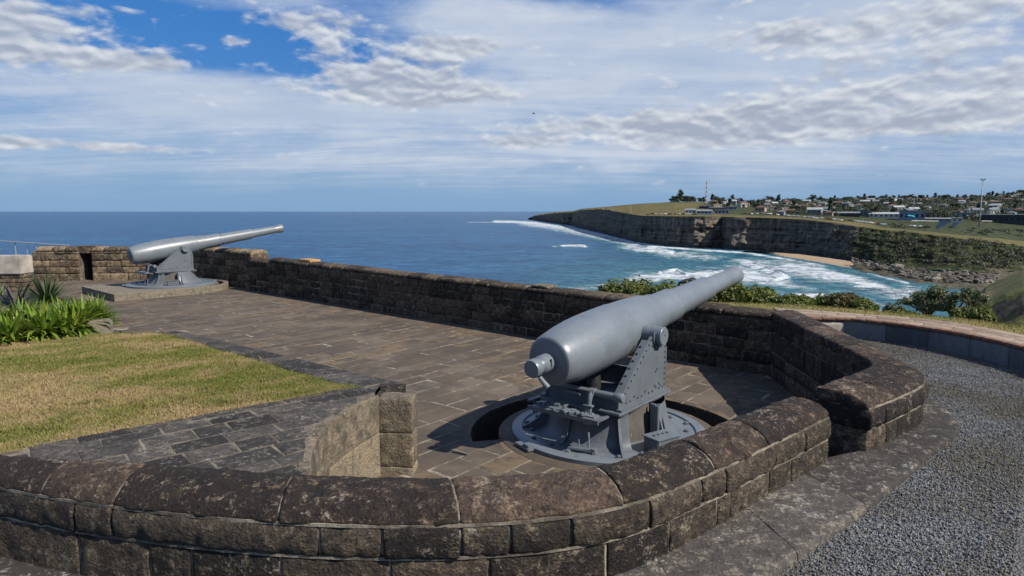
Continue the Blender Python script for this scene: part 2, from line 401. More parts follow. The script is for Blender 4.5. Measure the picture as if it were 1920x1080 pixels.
def grass_mat(name, blades=False):
    m, g = material(name); P = g.pos(); r = g.attr('rnd')
    big = g.noise(g.mapv(P, (1, 1, 1), (0, 0, 0), (3, 1, 0)), 0.62, 6, 0.62, 0.4); med = g.noise(P, 2.4, 5, 0.65); fin = g.noise(P, 60, 4)
    f = (big * 0.75 + med * 0.35 + (r - 0.5) * (0.16 if blades else 0.1)).ss(0.48, 0.62)
    straw = g.mix(r if blades else fin, (0.31, 0.225, 0.105), (0.52, 0.40, 0.215))
    green = g.mix(r if blades else fin, (0.105, 0.125, 0.026), (0.25, 0.265, 0.065))
    c = g.mix(f, straw, green)
    if not blades: c = g.mix(0.35, c, (0.13, 0.10, 0.05))
    finish(g, c, 0.9, None if blades else g.bump(fin, 0.8, 0.02), 0.2, transl=0.25 if blades else 0); return m
M_GRASS = grass_mat('lawn_soil'); M_BLADE = grass_mat('grass_blades', True)

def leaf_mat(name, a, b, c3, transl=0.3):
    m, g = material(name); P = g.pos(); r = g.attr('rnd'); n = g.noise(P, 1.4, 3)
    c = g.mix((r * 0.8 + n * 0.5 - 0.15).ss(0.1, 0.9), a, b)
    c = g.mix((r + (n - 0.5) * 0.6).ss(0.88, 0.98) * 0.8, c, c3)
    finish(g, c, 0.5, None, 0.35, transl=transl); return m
M_BUSH = leaf_mat('bush_leaves', (0.05, 0.085, 0.014), (0.165, 0.195, 0.035), (0.30, 0.27, 0.06))
M_BUSHB = leaf_mat('brownish_bush_leaves', (0.045, 0.055, 0.018), (0.15, 0.12, 0.035), (0.22, 0.12, 0.05))
M_STRAP = leaf_mat('strap_leaves', (0.07, 0.14, 0.014), (0.24, 0.34, 0.035), (0.42, 0.42, 0.08))
M_SPIKE = leaf_mat('spiky_leaves', (0.028, 0.06, 0.018), (0.085, 0.14, 0.045), (0.20, 0.22, 0.09))
M_AGAVE = leaf_mat('dark_bronze_leaves', (0.022, 0.022, 0.04), (0.07, 0.065, 0.10), (0.30, 0.30, 0.36), 0.1)
M_TREE = leaf_mat('windswept_tree_leaves', (0.045, 0.07, 0.026), (0.13, 0.16, 0.06), (0.21, 0.23, 0.11), 0.2)
M_FTREE = leaf_mat('far_tree_leaves', (0.022, 0.038, 0.022), (0.06, 0.08, 0.036), (0.10, 0.115, 0.045), 0.1)  # leaf colours lifted a little in place of distance haze
M_BARK = simple('bark', (0.09, 0.07, 0.055), 0.9, 0.35, 14)

# ------------------------------------------------------------------ stone courses
def rprof(pts, step=0.03, it=2):
    pts = np.array(pts, float); out = []
    for i in range(len(pts)):
        a, b = pts[i], pts[(i + 1) % len(pts)]; n = max(1, int(round(np.linalg.norm(b - a) / step)))
        for k in range(n): out.append(a + (b - a) * k / n)
    p = np.array(out)
    for _ in range(it): p = 0.5 * p + 0.25 * np.roll(p, 1, 0) + 0.25 * np.roll(p, -1, 0)
    return p
class Path:
    """a wall seen from above: paired inner and outer edge"""
    def __init__(s, inner, outer, n=200):
        s.i = resample(inner, n); s.o = resample(outer, n); s.n = n
        s.len = plen(s.o)
    def at(s, u, w):
        t = np.clip(u, 0, 1) * (s.n - 1); k = np.minimum(t.astype(int), s.n - 2); f = (t - k)[:, None]
        a = s.i[k] * (1 - f) + s.i[k + 1] * f; b = s.o[k] * (1 - f) + s.o[k + 1] * f
        return a + (b - a) * w[:, None]
    def u_of(s, x, y): return float(np.argmin(np.hypot(s.o[:, 0] - x, s.o[:, 1] - y))) / (s.n - 1)
    def width(s): return float(np.mean(np.linalg.norm(s.o - s.i, axis=1)))
def sweep(mb, path, us, prof, shrink, rnd, amp=0.0, freq=9.0, off=0.0, zf=None, seed=0.0):
    """prof: closed (w, z); us: row positions; shrink: per row inset in metres"""
    W = path.width(); m = len(prof); c = prof.mean(0); rows = []
    for u, sh in zip(us, shrink):
        d = (c - prof) * (W, 1); L = np.linalg.norm(d, axis=1)[:, None] + 1e-9
        q = prof + d / L * np.minimum(sh - off, L * 0.6) / (W, 1)
        xy = path.at(np.full(m, u), q[:, 0]); z = q[:, 1] * (zf(u) if zf else 1.0)
        rows.append(np.c_[xy, z])
    P = np.array(rows)
    if amp:
        cen = P.mean(1, keepdims=True); d = P - cen; d /= np.linalg.norm(d, axis=2, keepdims=True) + 1e-9
        flat = P.reshape(-1, 3) + seed
        a = amp * (fbm(flat * freq, 4) + 0.35 * pnoise(flat * freq * 4.3) - 0.9 * np.clip(pnoise(flat * freq * 0.9 + 31.7) - 0.22, 0, 1))
        P = P + d * a.reshape(P.shape[0], m, 1)
    n = len(us); i = np.arange(n * m).reshape(n, m); j = np.roll(i, -1, 1)
    q = np.stack([i[:-1], j[:-1], j[1:], i[1:]], -1).reshape(-1, 4)
    mb.add(P.reshape(-1, 3), [tuple(x) for x in q] + [tuple(i[0][::-1]), tuple(i[-1])], rnd)
def course(mb, path, joints, prof, rng, gap=0.012, seg=0.03, amp=0.012, freq=9.0, zf=None, jit=0.004, edge=0.011):
    for a, b in zip(joints[:-1], joints[1:]):
        g = gap / path.len / 2; e = edge / path.len; L = (b - a) * path.len
        if L < 0.03: continue
        k = max(2, int(L / seg))
        us = [a + g, a + g + e * 0.35] + list(np.linspace(a + g + e, b - g - e, k)) + [b - g - e * 0.35, b - g]
        sh = [edge * 0.9, edge * 0.3] + [0] * k + [edge * 0.3, edge * 0.9]
        sweep(mb, path, us, prof, sh, rng.random(), amp, freq, rng.uniform(-jit, jit), zf, rng.uniform(0, 50))
def core(mb, path, u0, u1, prof, shrink, zf=None):
    n = max(3, int((u1 - u0) * path.len / 0.08)); us = np.linspace(u0, u1, n)
    sweep(mb, path, us, prof, [shrink] * n, 0.5, 0.003, 20, 0, zf)
def rjoints(rng, L, lo, hi, shift=0.0):
    u = [0.0]; x = shift
    while True:
        x += rng.uniform(lo, hi)
        if x > L - lo * 0.6: break
        u.append(x / L)
    return u + [1.0]

Z_TOP, Z_CAP, Z_MID, Z_OUT = 0.95, 0.845, 0.675, 0.50
PROF_CAP = rprof([(0.0, Z_CAP), (0.0, 0.935), (0.05, 0.955), (0.30, 0.962), (0.55, 0.952), (0.78, 0.928), (0.93, 0.895), (1.01, 0.862), (1.0, Z_CAP)], 0.017, 1)
PROF_MID = rprof([(0.0, Z_MID), (0.0, Z_CAP), (0.98, Z_CAP), (1.06, 0.815), (1.08, 0.75), (1.05, 0.69), (1.0, Z_MID)], 0.03, 1)
PROF_BASE = rprof([(0.0, 0.38), (0.0, Z_MID), (1.0, Z_MID), (1.02, 0.60), (1.02, 0.38)], 0.035, 1)
PROF_LOW = rprof([(0.02, 0.20), (0.0, 0.38), (0.9, 0.38), (0.9, 0.20)], 0.06, 1)
PROF_LOW2 = rprof([(0.02, -0.06), (0.0, 0.20), (0.9, 0.20), (0.9, -0.06)], 0.06, 1)

def parapet(name, label, path, jc, jm, jb, seed):
    rng = random.Random(seed); root = empty(name, (path.o[path.n // 2][0], path.o[path.n // 2][1], 0))
    tag(root, label, 'parapet wall')
    def part(nm, prof, joints, mat, amp, fr=9.0, seg=0.03):
        mb = MB(); course(mb, path, joints, prof, rng, amp=amp, freq=fr, seg=seg); o = mb.build(nm, mat, None, True, 60)
        o.parent = root; o.matrix_parent_inverse = root.matrix_world.inverted() if False else Matrix.Translation(-root.location)
        return o
    part('coping', PROF_CAP, jc, M_PARAPET, 0.016, 7, 0.017)
    part('string_course', PROF_MID, jm, M_COURSE, 0.018, 8, 0.02)
    part('base_course', PROF_BASE, jb, M_COURSE, 0.013, 9, 0.03)
    for pr_ in (PROF_LOW, PROF_LOW2):
        part('inner_course', pr_, rjoints(rng, path.len, 0.35, 0.6, rng.uniform(0, .3)), M_LONG, 0.012, 9, 0.05)
    mb = MB()
    for pr_, sh in ((PROF_CAP, 0.013), (PROF_MID, 0.015), (PROF_BASE, 0.012), (PROF_LOW, 0.010), (PROF_LOW2, 0.010)):
        core(mb, path, 0.006, 0.994, pr_ * (1, 1), sh)
    # bedding layers between the courses
    for z in (Z_CAP, Z_MID, 0.38):
        core(mb, path, 0.004, 0.996, rprof([(0.02, z - 0.008), (0.02, z + 0.008), (1.015, z + 0.008), (1.015, z - 0.008)], 0.05, 0), 0.0)
    o = mb.build('mortar', M_MORTAR, root, True, 40); o.matrix_parent_inverse = Matrix.Translation(-root.location)
    return root

OUT_A = smooth([(-3.9, 3.95), (-3.4, 3.70), (-2.95, 3.535), (-2.17, 3.30), (-1.19, 3.11), (-0.26, 3.08), (0.53, 3.26), (1.23, 3.76), (1.85, 4.30), (2.42, 4.80)], 12)
INN_A = smooth([(-3.85, 4.05), (-3.4, 3.84), (-2.93, 3.72), (-2.12, 3.62), (-1.13, 3.46), (-0.30, 3.43), (0.46, 3.58), (1.06, 4.02), (1.65, 4.53), (2.20, 5.02)], 12)
PATH_A = Path(INN_A, OUT_A)
def jpx(path, pts, z): return sorted([0.0] + [path.u_of(*at(u, v, z)[:2]) for u, v in pts] + [1.0])
JC = jpx(PATH_A, [(85, 925), (222, 948), (520, 980), (860, 985), (1165, 950), (1335, 882), (1437, 838), (1515, 803)], Z_CAP)
JM = jpx(PATH_A, [(117, 972), (187, 990), (598, 1013), (708, 1017), (858, 1015), (958, 1012), (1079, 1000), (1237, 965), (1337, 922), (1379, 902), (1467, 856), (1525, 826)], 0.78)
JB = jpx(PATH_A, [(107, 1042), (263, 1050), (348, 1059), (526, 1067), (730, 1070), (910, 1067), (1150, 1046), (1283, 1013), (1365, 963), (1394, 951), (1471, 909), (1519, 888)], 0.60)
parapet('parapet_wall', 'dark weathered stone parapet with rounded coping curving across the front of the near gun', PATH_A, JC, JM, JB, 3)

INN_B = smooth([(2.50, 5.26), (2.95, 5.64), (3.36, 6.0), (3.50, 6.3), (3.56, 6.9), (3.62, 7.6), (3.68, 8.4), (3.75, 9.28)], 10)
OUT_B = smooth([(2.80, 4.98), (3.30, 5.36), (3.72, 5.74), (3.93, 6.15), (4.04, 6.8), (4.14, 7.6), (4.22, 8.5), (4.36, 9.75)], 10)
PATH_B = Path(INN_B, OUT_B)
rb = random.Random(11)
JBC = jpx(PATH_B, [(1650, 742), (1712, 706)], Z_CAP)[:-1] + [0.36, 0.47, 0.60, 0.72, 0.86, 1.0]
parapet('parapet_wall', 'dark stone parapet with rounded coping running round the right of the near gun to the gravel', PATH_B, JBC,
        jpx(PATH_B, [(1648, 770), (1662, 764), (1705, 735)], 0.78)[:-1] + [0.4, 0.5, 0.66, 0.8, 1.0],
        jpx(PATH_B, [(1648, 805), (1665, 795), (1735, 745)], 0.6)[:-1] + [0.45, 0.58, 0.7, 0.85, 1.0], 12)
# iron pin in the gap
mb = MB(); p0 = Vector((2.36, 4.99, 0.80)); mb.tube([p0, p0 + Vector((0.075, 0.095, 0.012)), p0 + Vector((0.13, 0.17, 0.02))], [0.017, 0.017, 0.016], 10)
tag(mb.build('iron_pin', M_IRON, None, True, 50), 'short greenish iron pin sticking out of the parapet end at the gap', 'iron pin')

# ---- long wall towards the far gun
def straight_wall(name, label, A, B, thick, nrm, courses, capz, caps, seed, mat, zf, lens=(0.32, 0.62), amp=0.016, capmat=None, extra=None, cat='stone wall'):
    rng = random.Random(seed); A = np.array(A); B = np.array(B); nrm = np.array(nrm) / np.linalg.norm(nrm)
    path = Path(np.array([A + nrm * thick, B + nrm * thick]), np.array([A, B]), 60)   # outer = visible face
    root = tag(empty(name, ((A[0] + B[0]) / 2, (A[1] + B[1]) / 2, 0)), label, cat)
    inv = Matrix.Translation(-root.location)
    mb = MB(); mm = MB()
    for z0, z1 in zip(courses[:-1], courses[1:]):
        d = rng.uniform(-.015, .015)
        pr_ = rprof([(0.0, z0), (0.0, z1), (1.0 + d, z1), (1.0 + d, z0)], 0.055, 1)
        course(mb, path, rjoints(rng, path.len, lens[0], lens[1], rng.uniform(-.1, .25)), pr_, rng, gap=0.014, seg=0.055, amp=amp, freq=7, zf=zf, jit=0.01, edge=0.018)
    core(mm, path, 0.002, 0.998, rprof([(0.02, courses[0]), (0.02, courses[-1] - 0.01), (0.975, courses[-1] - 0.01), (0.975, courses[0])], 0.12, 0), 0.008, zf)
    o = mb.build('stone_courses', mat, root, True, 55); o.matrix_parent_inverse = inv
    o = mm.build('mortar', M_MORTAR_D, root, True, 40); o.matrix_parent_inverse = inv
    if caps:
        mb = MB(); zc = courses[-1]
        for u0, u1 in caps:
            h = capz + rng.uniform(-.015, .015)
            pr_ = rprof([(0.04, zc), (0.06, zc + h * 0.75), (0.3, zc + h), (0.7, zc + h), (0.98, zc + h * 0.7), (1.03, zc + 0.02), (1.0, zc)], 0.045, 1)
            course(mb, path, [u0, u1], pr_, rng, gap=0.016, seg=0.05, amp=amp, freq=7, zf=zf, jit=0.012, edge=0.03)
        o = mb.build('coping', capmat or mat, root, True, 55); o.matrix_parent_inverse = inv
    if extra:
        for u0, u1, h, lab in extra:
            mb = MB(); zc = courses[-1] + (capz if lab != 'low' else 0)
            pr_ = rprof([(0.15, zc - 0.02), (0.15, zc + h), (0.85, zc + h), (0.85, zc - 0.02)], 0.04, 1)
            course(mb, path, [u0, u1], pr_, rng, seg=0.05, amp=0.01, zf=zf)
            o = mb.build('capping_stone', M_ORANGE if lab == 'top' else M_BLOCK, root, True, 55); o.matrix_parent_inverse = inv; o['label'] = 'bright orange sandstone' if lab == 'top' else 'pale tan sandstone'
    return root, path
LA, LB = np.array((-8.02, 19.72)), np.array((3.80, 9.30))
zfl = lambda u: 1.10 - 0.125 * u
rl = random.Random(5)
caps = []
u = 0.0
Lw = float(np.linalg.norm(LB - LA))
gaps = [(0.0, 0.008), (0.058, 0.080)]
while u < 0.999:
    w = rl.uniform(0.38, 0.75) / Lw; e = min(1.0, u + w)
    if 0.955 < e < 1.0: e = 1.0
    if not any(u < g1 and e > g0 for g0, g1 in gaps): caps.append((u, e))
    u = e
straight_wall('stone_wall', 'long dark sandstone wall with uneven capping along the seaward side of the courtyard', LA, LB, 0.48, (0.66, 0.75),
              [-0.06, 0.155, 0.325, 0.50, 0.675, 0.85], 0.11, caps, 21, M_LONG, zfl, extra=[(0.176, 0.212, 0.055, 'top'), (0.705, 0.73, 0.03, 'pale')])
# taller end of the wall beside the far gun
straight_wall('stone_wall', 'taller eroded end of the sandstone wall, right behind the far gun', (-11.2, 22.55), (-8.02, 20.0), 0.6, (0.62, 0.78),
              [-0.06, 0.2, 0.42, 0.64, 0.86, 1.06], 0.13, [(a / 7, (a + 1) / 7) for a in range(7)], 22, M_BACK, None, amp=0.035)
# back wall with a dark slit
BW0, BW1 = np.array((-16.55, 22.40)), np.array((-10.9, 22.82))
def bw(t): return BW0 + (BW1 - BW0) * t
straight_wall('stone_wall', 'brown sandstone wall end left of the dark slit, with sloping top corner', bw(0), bw(0.272), 0.55, (-0.07, 1),
              [-0.06, 0.24, 0.47, 0.70, 0.92, 1.02], 0.16, [(0.10, 0.42), (0.42, 0.7), (0.7, 1.0)], 23, M_BACK, None, amp=0.018)
straight_wall('stone_wall', 'brown sandstone wall with pale joints right of the dark slit, behind the far gun', bw(0.345), bw(1), 0.55, (-0.07, 1),
              [-0.06, 0.24, 0.47, 0.70, 0.92, 1.02], 0.16, [(a / 9, (a + 1) / 9) for a in range(9)], 24, M_BACK, None, amp=0.018)
mb = MB(); q0, q1 = bw(0.262), bw(0.355); c = (q0 + q1) / 2
mb.box((c[0], c[1] + 0.30, 1.07), (0.62, 0.5, 0.26), 0.07, 0.3, bev=0.02); 
tag(mb.build('stone_lintel', M_BACK), 'dark stone lintel bridging the narrow slit in the back wall', 'lintel')
mb = MB(); mb.box((c[0] + 0.05, c[1] + 0.62, 0.5), (0.75, 0.08, 1.2), 0.07)
tag(mb.build('slit_backing', M_DARK), 'added black sheet behind the open slit in the back wall, standing in for shade', 'backing')  # sheet added behind the opening; its black stands in for the shade inside

# ------------------------------------------------------------------ courtyard floor
def slabs(mb, poly, ang, roww, lens, z, thick, rng, clampx=None, want=None, jit=0.018, gap=0.020, zfun=None, tilt=0.002, zr=0.003):
    ca, sa = math.cos(ang), math.sin(ang); pr_ = [(x * ca + y * sa, -x * sa + y * ca) for x, y in poly]
    x0, x1 = min(p[0] for p in pr_), max(p[0] for p in pr_); y0, y1 = min(p[1] for p in pr_), max(p[1] for p in pr_)
    y = y0
    while y < y1:
        h = roww * rng.uniform(0.8, 1.25); x = x0 - rng.uniform(0, 0.6)
        while x < x1:
            w = rng.uniform(*lens)
            cx, cy = x + w / 2, y + h / 2; X, Y = cx * ca - cy * sa, cx * sa + cy * ca
            if inside(poly, X, Y) and (want is None or want(X, Y)):
                rng_j = random.Random(int(X * 977) * 31 + int(Y * 1013))
                c = [(x, y), (x + w, y), (x + w, y + h), (x, y + h)]; g = gap / 2; k = 0.010
                out = []
                for dz, ins in ((-thick, g), (-0.004, g), (0.0, g + k)):
                    for i, (sx, sy) in enumerate(((1, 1), (-1, 1), (-1, -1), (1, -1))):
                        out.append((c[i][0] + sx * ins, c[i][1] + sy * ins, dz))
                out = np.array(out); jj = np.array([[rng_j.uniform(-jit, jit), rng_j.uniform(-jit, jit)] for _ in range(4)])
                out[:, :2] += np.tile(jj, (3, 1)); t1, t2 = rng_j.uniform(-tilt, tilt), rng_j.uniform(-tilt, tilt)
                out[:, 2] += (out[:, 0] - cx) * t1 * 3 + (out[:, 1] - cy) * t2 * 3 + rng_j.uniform(-zr * 0.3, zr)
                wx = out[:, 0] * ca - out[:, 1] * sa; wy = out[:, 0] * sa + out[:, 1] * ca
                if clampx is not None: wx = np.minimum(wx, clampx(wy))
                zz = out[:, 2] + (zfun(wx, wy) if zfun else z)
                f = [(3, 2, 1, 0), (8, 9, 10, 11)]
                for L in (0, 4): f += [(L + i, L + (i + 1) % 4, L + 4 + (i + 1) % 4, L + 4 + i) for i in range(4)]
                mb.add(np.c_[wx, wy, zz], f, rng_j.random())
            x += w
        y += h
GX, GY, GH = 1.05, 6.91, math.radians(51)
POLY_C = [(-17.5, 22.7), (-10.9, 23.1), (-7.9, 20.2), (4.0, 9.6), (3.8, 6.1), (2.7, 5.1), (1.8, 4.4), (1.2, 3.8), (0.5, 3.5), (-0.3, 3.35), (-1.2, 3.4), (-1.5, 5.2), (-1.35, 6.1), (-6.9, 12.85), (-8.6, 13.1), (-12.2, 15.5), (-17.5, 15.8)]
rng = random.Random(31)
near_ = lambda x, y: math.hypot(x - GX, y - GY) < 2.3
mb = MB(); slabs(mb, POLY_C, math.radians(50), 0.31, (0.40, 0.85), 0.003, 0.10, random.Random(31), jit=0.006, gap=0.017, want=near_)
pave = mb.build('cut_slabs', M_PAVE)
def prism_obj(poly, z0, z1):
    m = MB(); m.prism(poly, z0, z1); return m.build('cutter', M_PAVE)
def arc(cx, cy, r, a0, a1, n): return [(cx + r * math.cos(a0 + (a1 - a0) * k / n), cy + r * math.sin(a0 + (a1 - a0) * k / n)) for k in range(n + 1)]
PA0, PA1 = math.radians(-25), math.radians(193)
sector = arc(GX, GY, 1.50, PA0, PA1, 64) + arc(GX, GY, 1.19, PA1, PA0, 64)
cut(pave, prism_obj(arc(GX, GY, 1.20, 0, 2 * math.pi * 71 / 72, 71), -0.5, 0.5))
cut(pave, prism_obj(sector, -0.5, 0.5))
mb = MB(); slabs(mb, POLY_C, math.radians(50), 0.31, (0.40, 0.85), 0.003, 0.10, random.Random(31), jit=0.03, gap=0.011, want=lambda x, y: not near_(x, y))
mb.add([v.co[:] for v in pave.data.vertices], [tuple(q.vertices) for q in pave.data.polygons], [a.value for a in pave.data.attributes['rnd'].data])
bpy.data.objects.remove(pave, do_unlink=True); pave = tag(mb.build('courtyard_paving', M_PAVE), kind='structure')
m = MB(); m.prism(POLY_C, -0.6, 0.0005); bed = tag(m.build('courtyard_bed', M_JOINT), kind='structure')
cut(bed, prism_obj(sector, -0.45, 0.5))
m = MB(); m.prism(sector, -0.46, -0.40); m.prism(arc(GX, GY, 1.515, PA0, PA1, 64) + arc(GX, GY, 1.498, PA1, PA0, 64), -0.45, -0.02); tag(m.build('pit_lining', M_PIT), kind='structure')
m = MB(); m.lathe([(0.9, -0.42), (0.9, 0.012), (1.185, 0.012), (1.197, 0.002), (1.197, -0.42)], 96); o = m.build('stone_ring', M_PAVE, None, True, 40)
o.location = (GX, GY, 0); tag(o, 'flat stone ring around the base plate of the near gun', 'stone ring')

# ------------------------------------------------------------------ lawn, ledge and block wall
def lz(x, y):                               # height of the raised lawn
    q = ((-8.0 - x) * -0.62 + (12.0 - y) * 0.785) / 8.9
    return 0.745 * np.clip(q, 0, 1) ** 0.9
C1 = smooth([(-1.50, 5.98), (-1.60, 5.82), (-2.73, 4.91), (-3.42, 4.24), (-5.2, 3.4), (-9, 2.2)], 10)
C2 = smooth([(-1.46, 6.02), (-1.85, 6.42), (-4.2, 9.25), (-6.95, 12.60), (-8.4, 12.75), (-13.5, 12.2)], 10)
n1 = 90; A_, B_ = resample(C1, n1), resample(C2, n1); rows = []
for k in range(40):
    t = k / 39; p = A_ * (1 - t) + B_ * t
    z = lz(p[:, 0], p[:, 1]) - 0.012; z = z + 0.012 * fbm(np.c_[p * 2.5, np.zeros(n1)], 3)
    rows.append(np.c_[p, z])
m = MB(); m.grid(rows); tag(m.build('lawn', M_GRASS, None, True), kind='structure')
# grass blades
rg = np.random.RandomState(3); N = 260000
t = rg.rand(N); s = rg.rand(N) ** 0.8; i = s * (n1 - 1); k = np.minimum(i.astype(int), n1 - 2); f = (i - k)[:, None]
pa = A_[k] * (1 - f) + A_[k + 1] * f; pb = B_[k] * (1 - f) + B_[k + 1] * f
p = pa * (1 - t[:, None]) + pb * t[:, None] + rg.randn(N, 2) * np.where(np.minimum(t, 1 - t) < 0.02, 0.05, 0.02)[:, None]
keep = (p[:, 0] > -0.86 * p[:, 1] - 0.6); p = p[keep]; N = len(p)
base = np.c_[p, lz(p[:, 0], p[:, 1]) - 0.012]
tall = 0.6 + 0.8 * np.clip(fbm(np.c_[p * 1.3, np.zeros(N)], 3) + 0.35, 0, 1)
h = rg.uniform(0.014, 0.036, N) * tall * np.where(pnoise(np.c_[p * 3.1, np.full(N, 9.0)]) > 0.34, 1.9, 1.0); a = rg.rand(N) * 2 * np.pi; w = rg.uniform(0.003, 0.006, N) * (0.7 + 0.09 * p[:, 1])
d = np.c_[np.cos(a), np.sin(a), np.zeros(N)] * w[:, None]; lean = np.c_[rg.randn(N, 2) * 0.6, np.ones(N)] * h[:, None]
vs = np.stack([base - d, base + d, base + lean], 1).reshape(-1, 3)
m = MB(); m.add(vs, np.arange(N * 3).reshape(-1, 3).tolist(), np.repeat(rg.rand(N), 3))
tag(m.build('grass', M_BLADE), kind='stuff')
# dark stone edging between grass and courtyard
rng = random.Random(8)
m = MB(); EI = smooth([(-1.40, 5.98), (-1.85, 6.42), (-4.2, 9.25), (-6.95, 12.6)], 10); EO = smooth([(-1.02, 6.12), (-1.55, 6.70), (-3.95, 9.5), (-6.75, 12.85)], 10)
EP = Path(EI, EO)
ze = lambda u: 1.0
for a, b in zip(rjoints(rng, EP.len, .35, .7)[:-1], rjoints(random.Random(8), EP.len, .35, .7)[1:]):
    if b <= a: continue
    us = np.linspace(a + 0.0008, b - 0.0008, 6); w = np.array([0, 0.03, 0.97, 1.0]); R = []
    for u in us:
        xy = EP.at(np.full(4, u), w); z = lz(xy[:, 0], xy[:, 1]) - np.array([0.01, 0, 0, 0.012]) + 0.004
        bot = np.c_[xy[3:], [min(-0.02, z[3] - 0.1)]]
        R.append(np.r_[np.c_[xy, z], bot, np.c_[xy[:1], [-0.05]]])
    R = np.array(R); i = np.arange(R.shape[0] * 6).reshape(-1, 6); j = np.roll(i, -1, 1)
    q = np.stack([i[:-1], j[:-1], j[1:], i[1:]], -1).reshape(-1, 4)
    m.add(R.reshape(-1, 3), [tuple(x) for x in q] + [tuple(i[0][::-1]), tuple(i[-1])], rng.random())
tag(m.build('lawn_edging', M_LEDGE), 'dark flat stone edging between the lawn and the courtyard paving', 'stone edging')
# paved ledge
FW = smooth([(-1.10, 3.50), (-1.33, 4.14), (-1.43, 4.68), (-1.38, 5.15), (-1.20, 5.74)], 10)
POLY_L = [(-1.08, 6.14), (-1.22, 5.72), (-1.42, 5.15), (-1.46, 4.68), (-1.37, 4.2), (-1.13, 3.4), (-2.12, 3.5), (-2.93, 3.60), (-4.1, 3.86), (-3.44, 4.30), (-2.76, 4.99), (-1.66, 5.90), (-1.44, 6.08)]
m = MB(); slabs(m, POLY_L, math.radians(40), 0.21, (0.24, 0.42), 0.0, 0.05, rng, jit=0.009, gap=0.008, zfun=lambda x, y: lz(x, y) + 0.011, tilt=0.001, clampx=lambda y: np.interp(y, FW[:, 1], FW[:, 0]) - 0.055)
tag(m.build('ledge_paving', M_LEDGE), kind='structure')
mb = MB(); P0 = np.array(POLY_L)
slabs(mb, [tuple(q) for q in P0], math.radians(40), 0.1, (0.1, 0.101), 0.0, 0.04, rng, jit=0, gap=-0.02, zfun=lambda x, y: lz(x, y) + 0.0085, tilt=0, zr=0, clampx=lambda y: np.interp(y, FW[:, 1], FW[:, 0]) - 0.055); tag(mb.build('ledge_bed', M_MORTAR_D), kind='structure')
# sandstone block wall under the ledge and its end pier
rng = random.Random(17)
FW = smooth([(-1.10, 3.50), (-1.33, 4.14), (-1.43, 4.68), (-1.38, 5.15), (-1.20, 5.74)], 10); BWK = FW + np.array((-0.09, 0.02))
PW = Path(BWK, FW); root = tag(empty('retaining_wall', (-1.35, 4.8, 0)), 'short wall of pale tan sandstone blocks below the dark ledge paving', 'retaining wall'); inv = Matrix.Translation(-root.location)
mb = MB(); mm = MB()
for z0, z1, jn in ((0.40, 0.755, [0, .12, .30, .52, .74, 1.0]), (0.07, 0.40, [0, .2, .42, .62, .8, 1.0]), (-0.2, 0.07, [0, .3, .6, 1.0])):
    course(mb, PW, jn, rprof([(0, z0), (0, z1), (1, z1), (1, z0)], 0.022, 2), rng, gap=0.016, seg=0.02, amp=0.011, freq=9, jit=0.008, edge=0.018)
core(mm, PW, 0.004, 0.996, rprof([(0.02, -0.2), (0.02, 0.742), (0.985, 0.742), (0.985, -0.2)], 0.08, 0), 0.012)
o = mb.build('sandstone_blocks', M_BLOCK, root, True, 55); o.matrix_parent_inverse = inv
PP = Path(np.array([(-1.235, 5.97), (-0.885, 5.94)]), np.array([(-1.235, 5.735), (-0.895, 5.71)]), 20)
mb = MB()
for z0, z1 in ((0.39, 0.715), (0.07, 0.39), (-0.2, 0.07)):
    course(mb, PP, [0, 1.0], rprof([(0, z0), (0, z1), (1, z1), (1, z0)], 0.03, 2), rng, gap=0.010, seg=0.03, amp=0.010, freq=9, jit=0.004, edge=0.022)
core(mm, PP, 0.04, 0.96, rprof([(0.02, -0.2), (0.02, 0.70), (0.97, 0.70), (0.97, -0.2)], 0.08, 0), 0.012)
o = mb.build('end_pier', M_BLOCK, root, True, 55); o.matrix_parent_inverse = inv
o = mm.build('mortar', M_MORTAR_D, root, True, 40); o.matrix_parent_inverse = inv

# ------------------------------------------------------------------ outer footing, gravel, kerb, path
FI = smooth([(-4.2, 4.1), (-3.3, 3.70), (-2.17, 3.32), (-1.19, 3.16), (-0.26, 3.14), (0.53, 3.32), (1.23, 3.82), (1.85, 4.36), (2.42, 4.86), (2.80, 5.04), (3.30, 5.42), (3.72, 5.80), (3.90, 6.2), (4.0, 7.0)], 8)
FO = smooth([(-4.8, 3.3), (-3.7, 2.95), (-2.4, 2.5), (-1.2, 2.25), (-0.2, 2.22), (0.75, 2.62), (1.44, 3.31), (1.95, 3.74), (2.27, 4.01), (2.90, 4.58), (3.45, 5.10), (3.97, 5.58), (4.25, 6.2), (4.42, 7.0)], 8)
PF = Path(FI, FO); zff = lambda u: 0.86 + 0.14 * min(1.0, max(0.0, (u - 0.35) / 0.25)); rng = random.Random(41)
mb = MB(); course(mb, PF, rjoints(rng, PF.len, 0.7, 1.3), rprof([(0, 0.40), (0, 0.505), (0.95, 0.495), (1.0, 0.485), (1.0, 0.40)], 0.05, 1), rng, gap=0.004, seg=0.04, amp=0.005, freq=6, jit=0.002, zf=zff, edge=0.005)
tag(mb.build('footing', M_FOOT, None, True, 50), 'grey stone footing strip around the outer foot of the parapet beside the gravel', 'footing')
mb = MB(); core(mb, PF, 0, 1, rprof([(0, 0.38), (0, 0.488), (0.97, 0.478), (0.97, 0.38)], 0.08, 0), 0.0, zff); tag(mb.build('footing_bed', M_MORTAR_D), kind='structure')
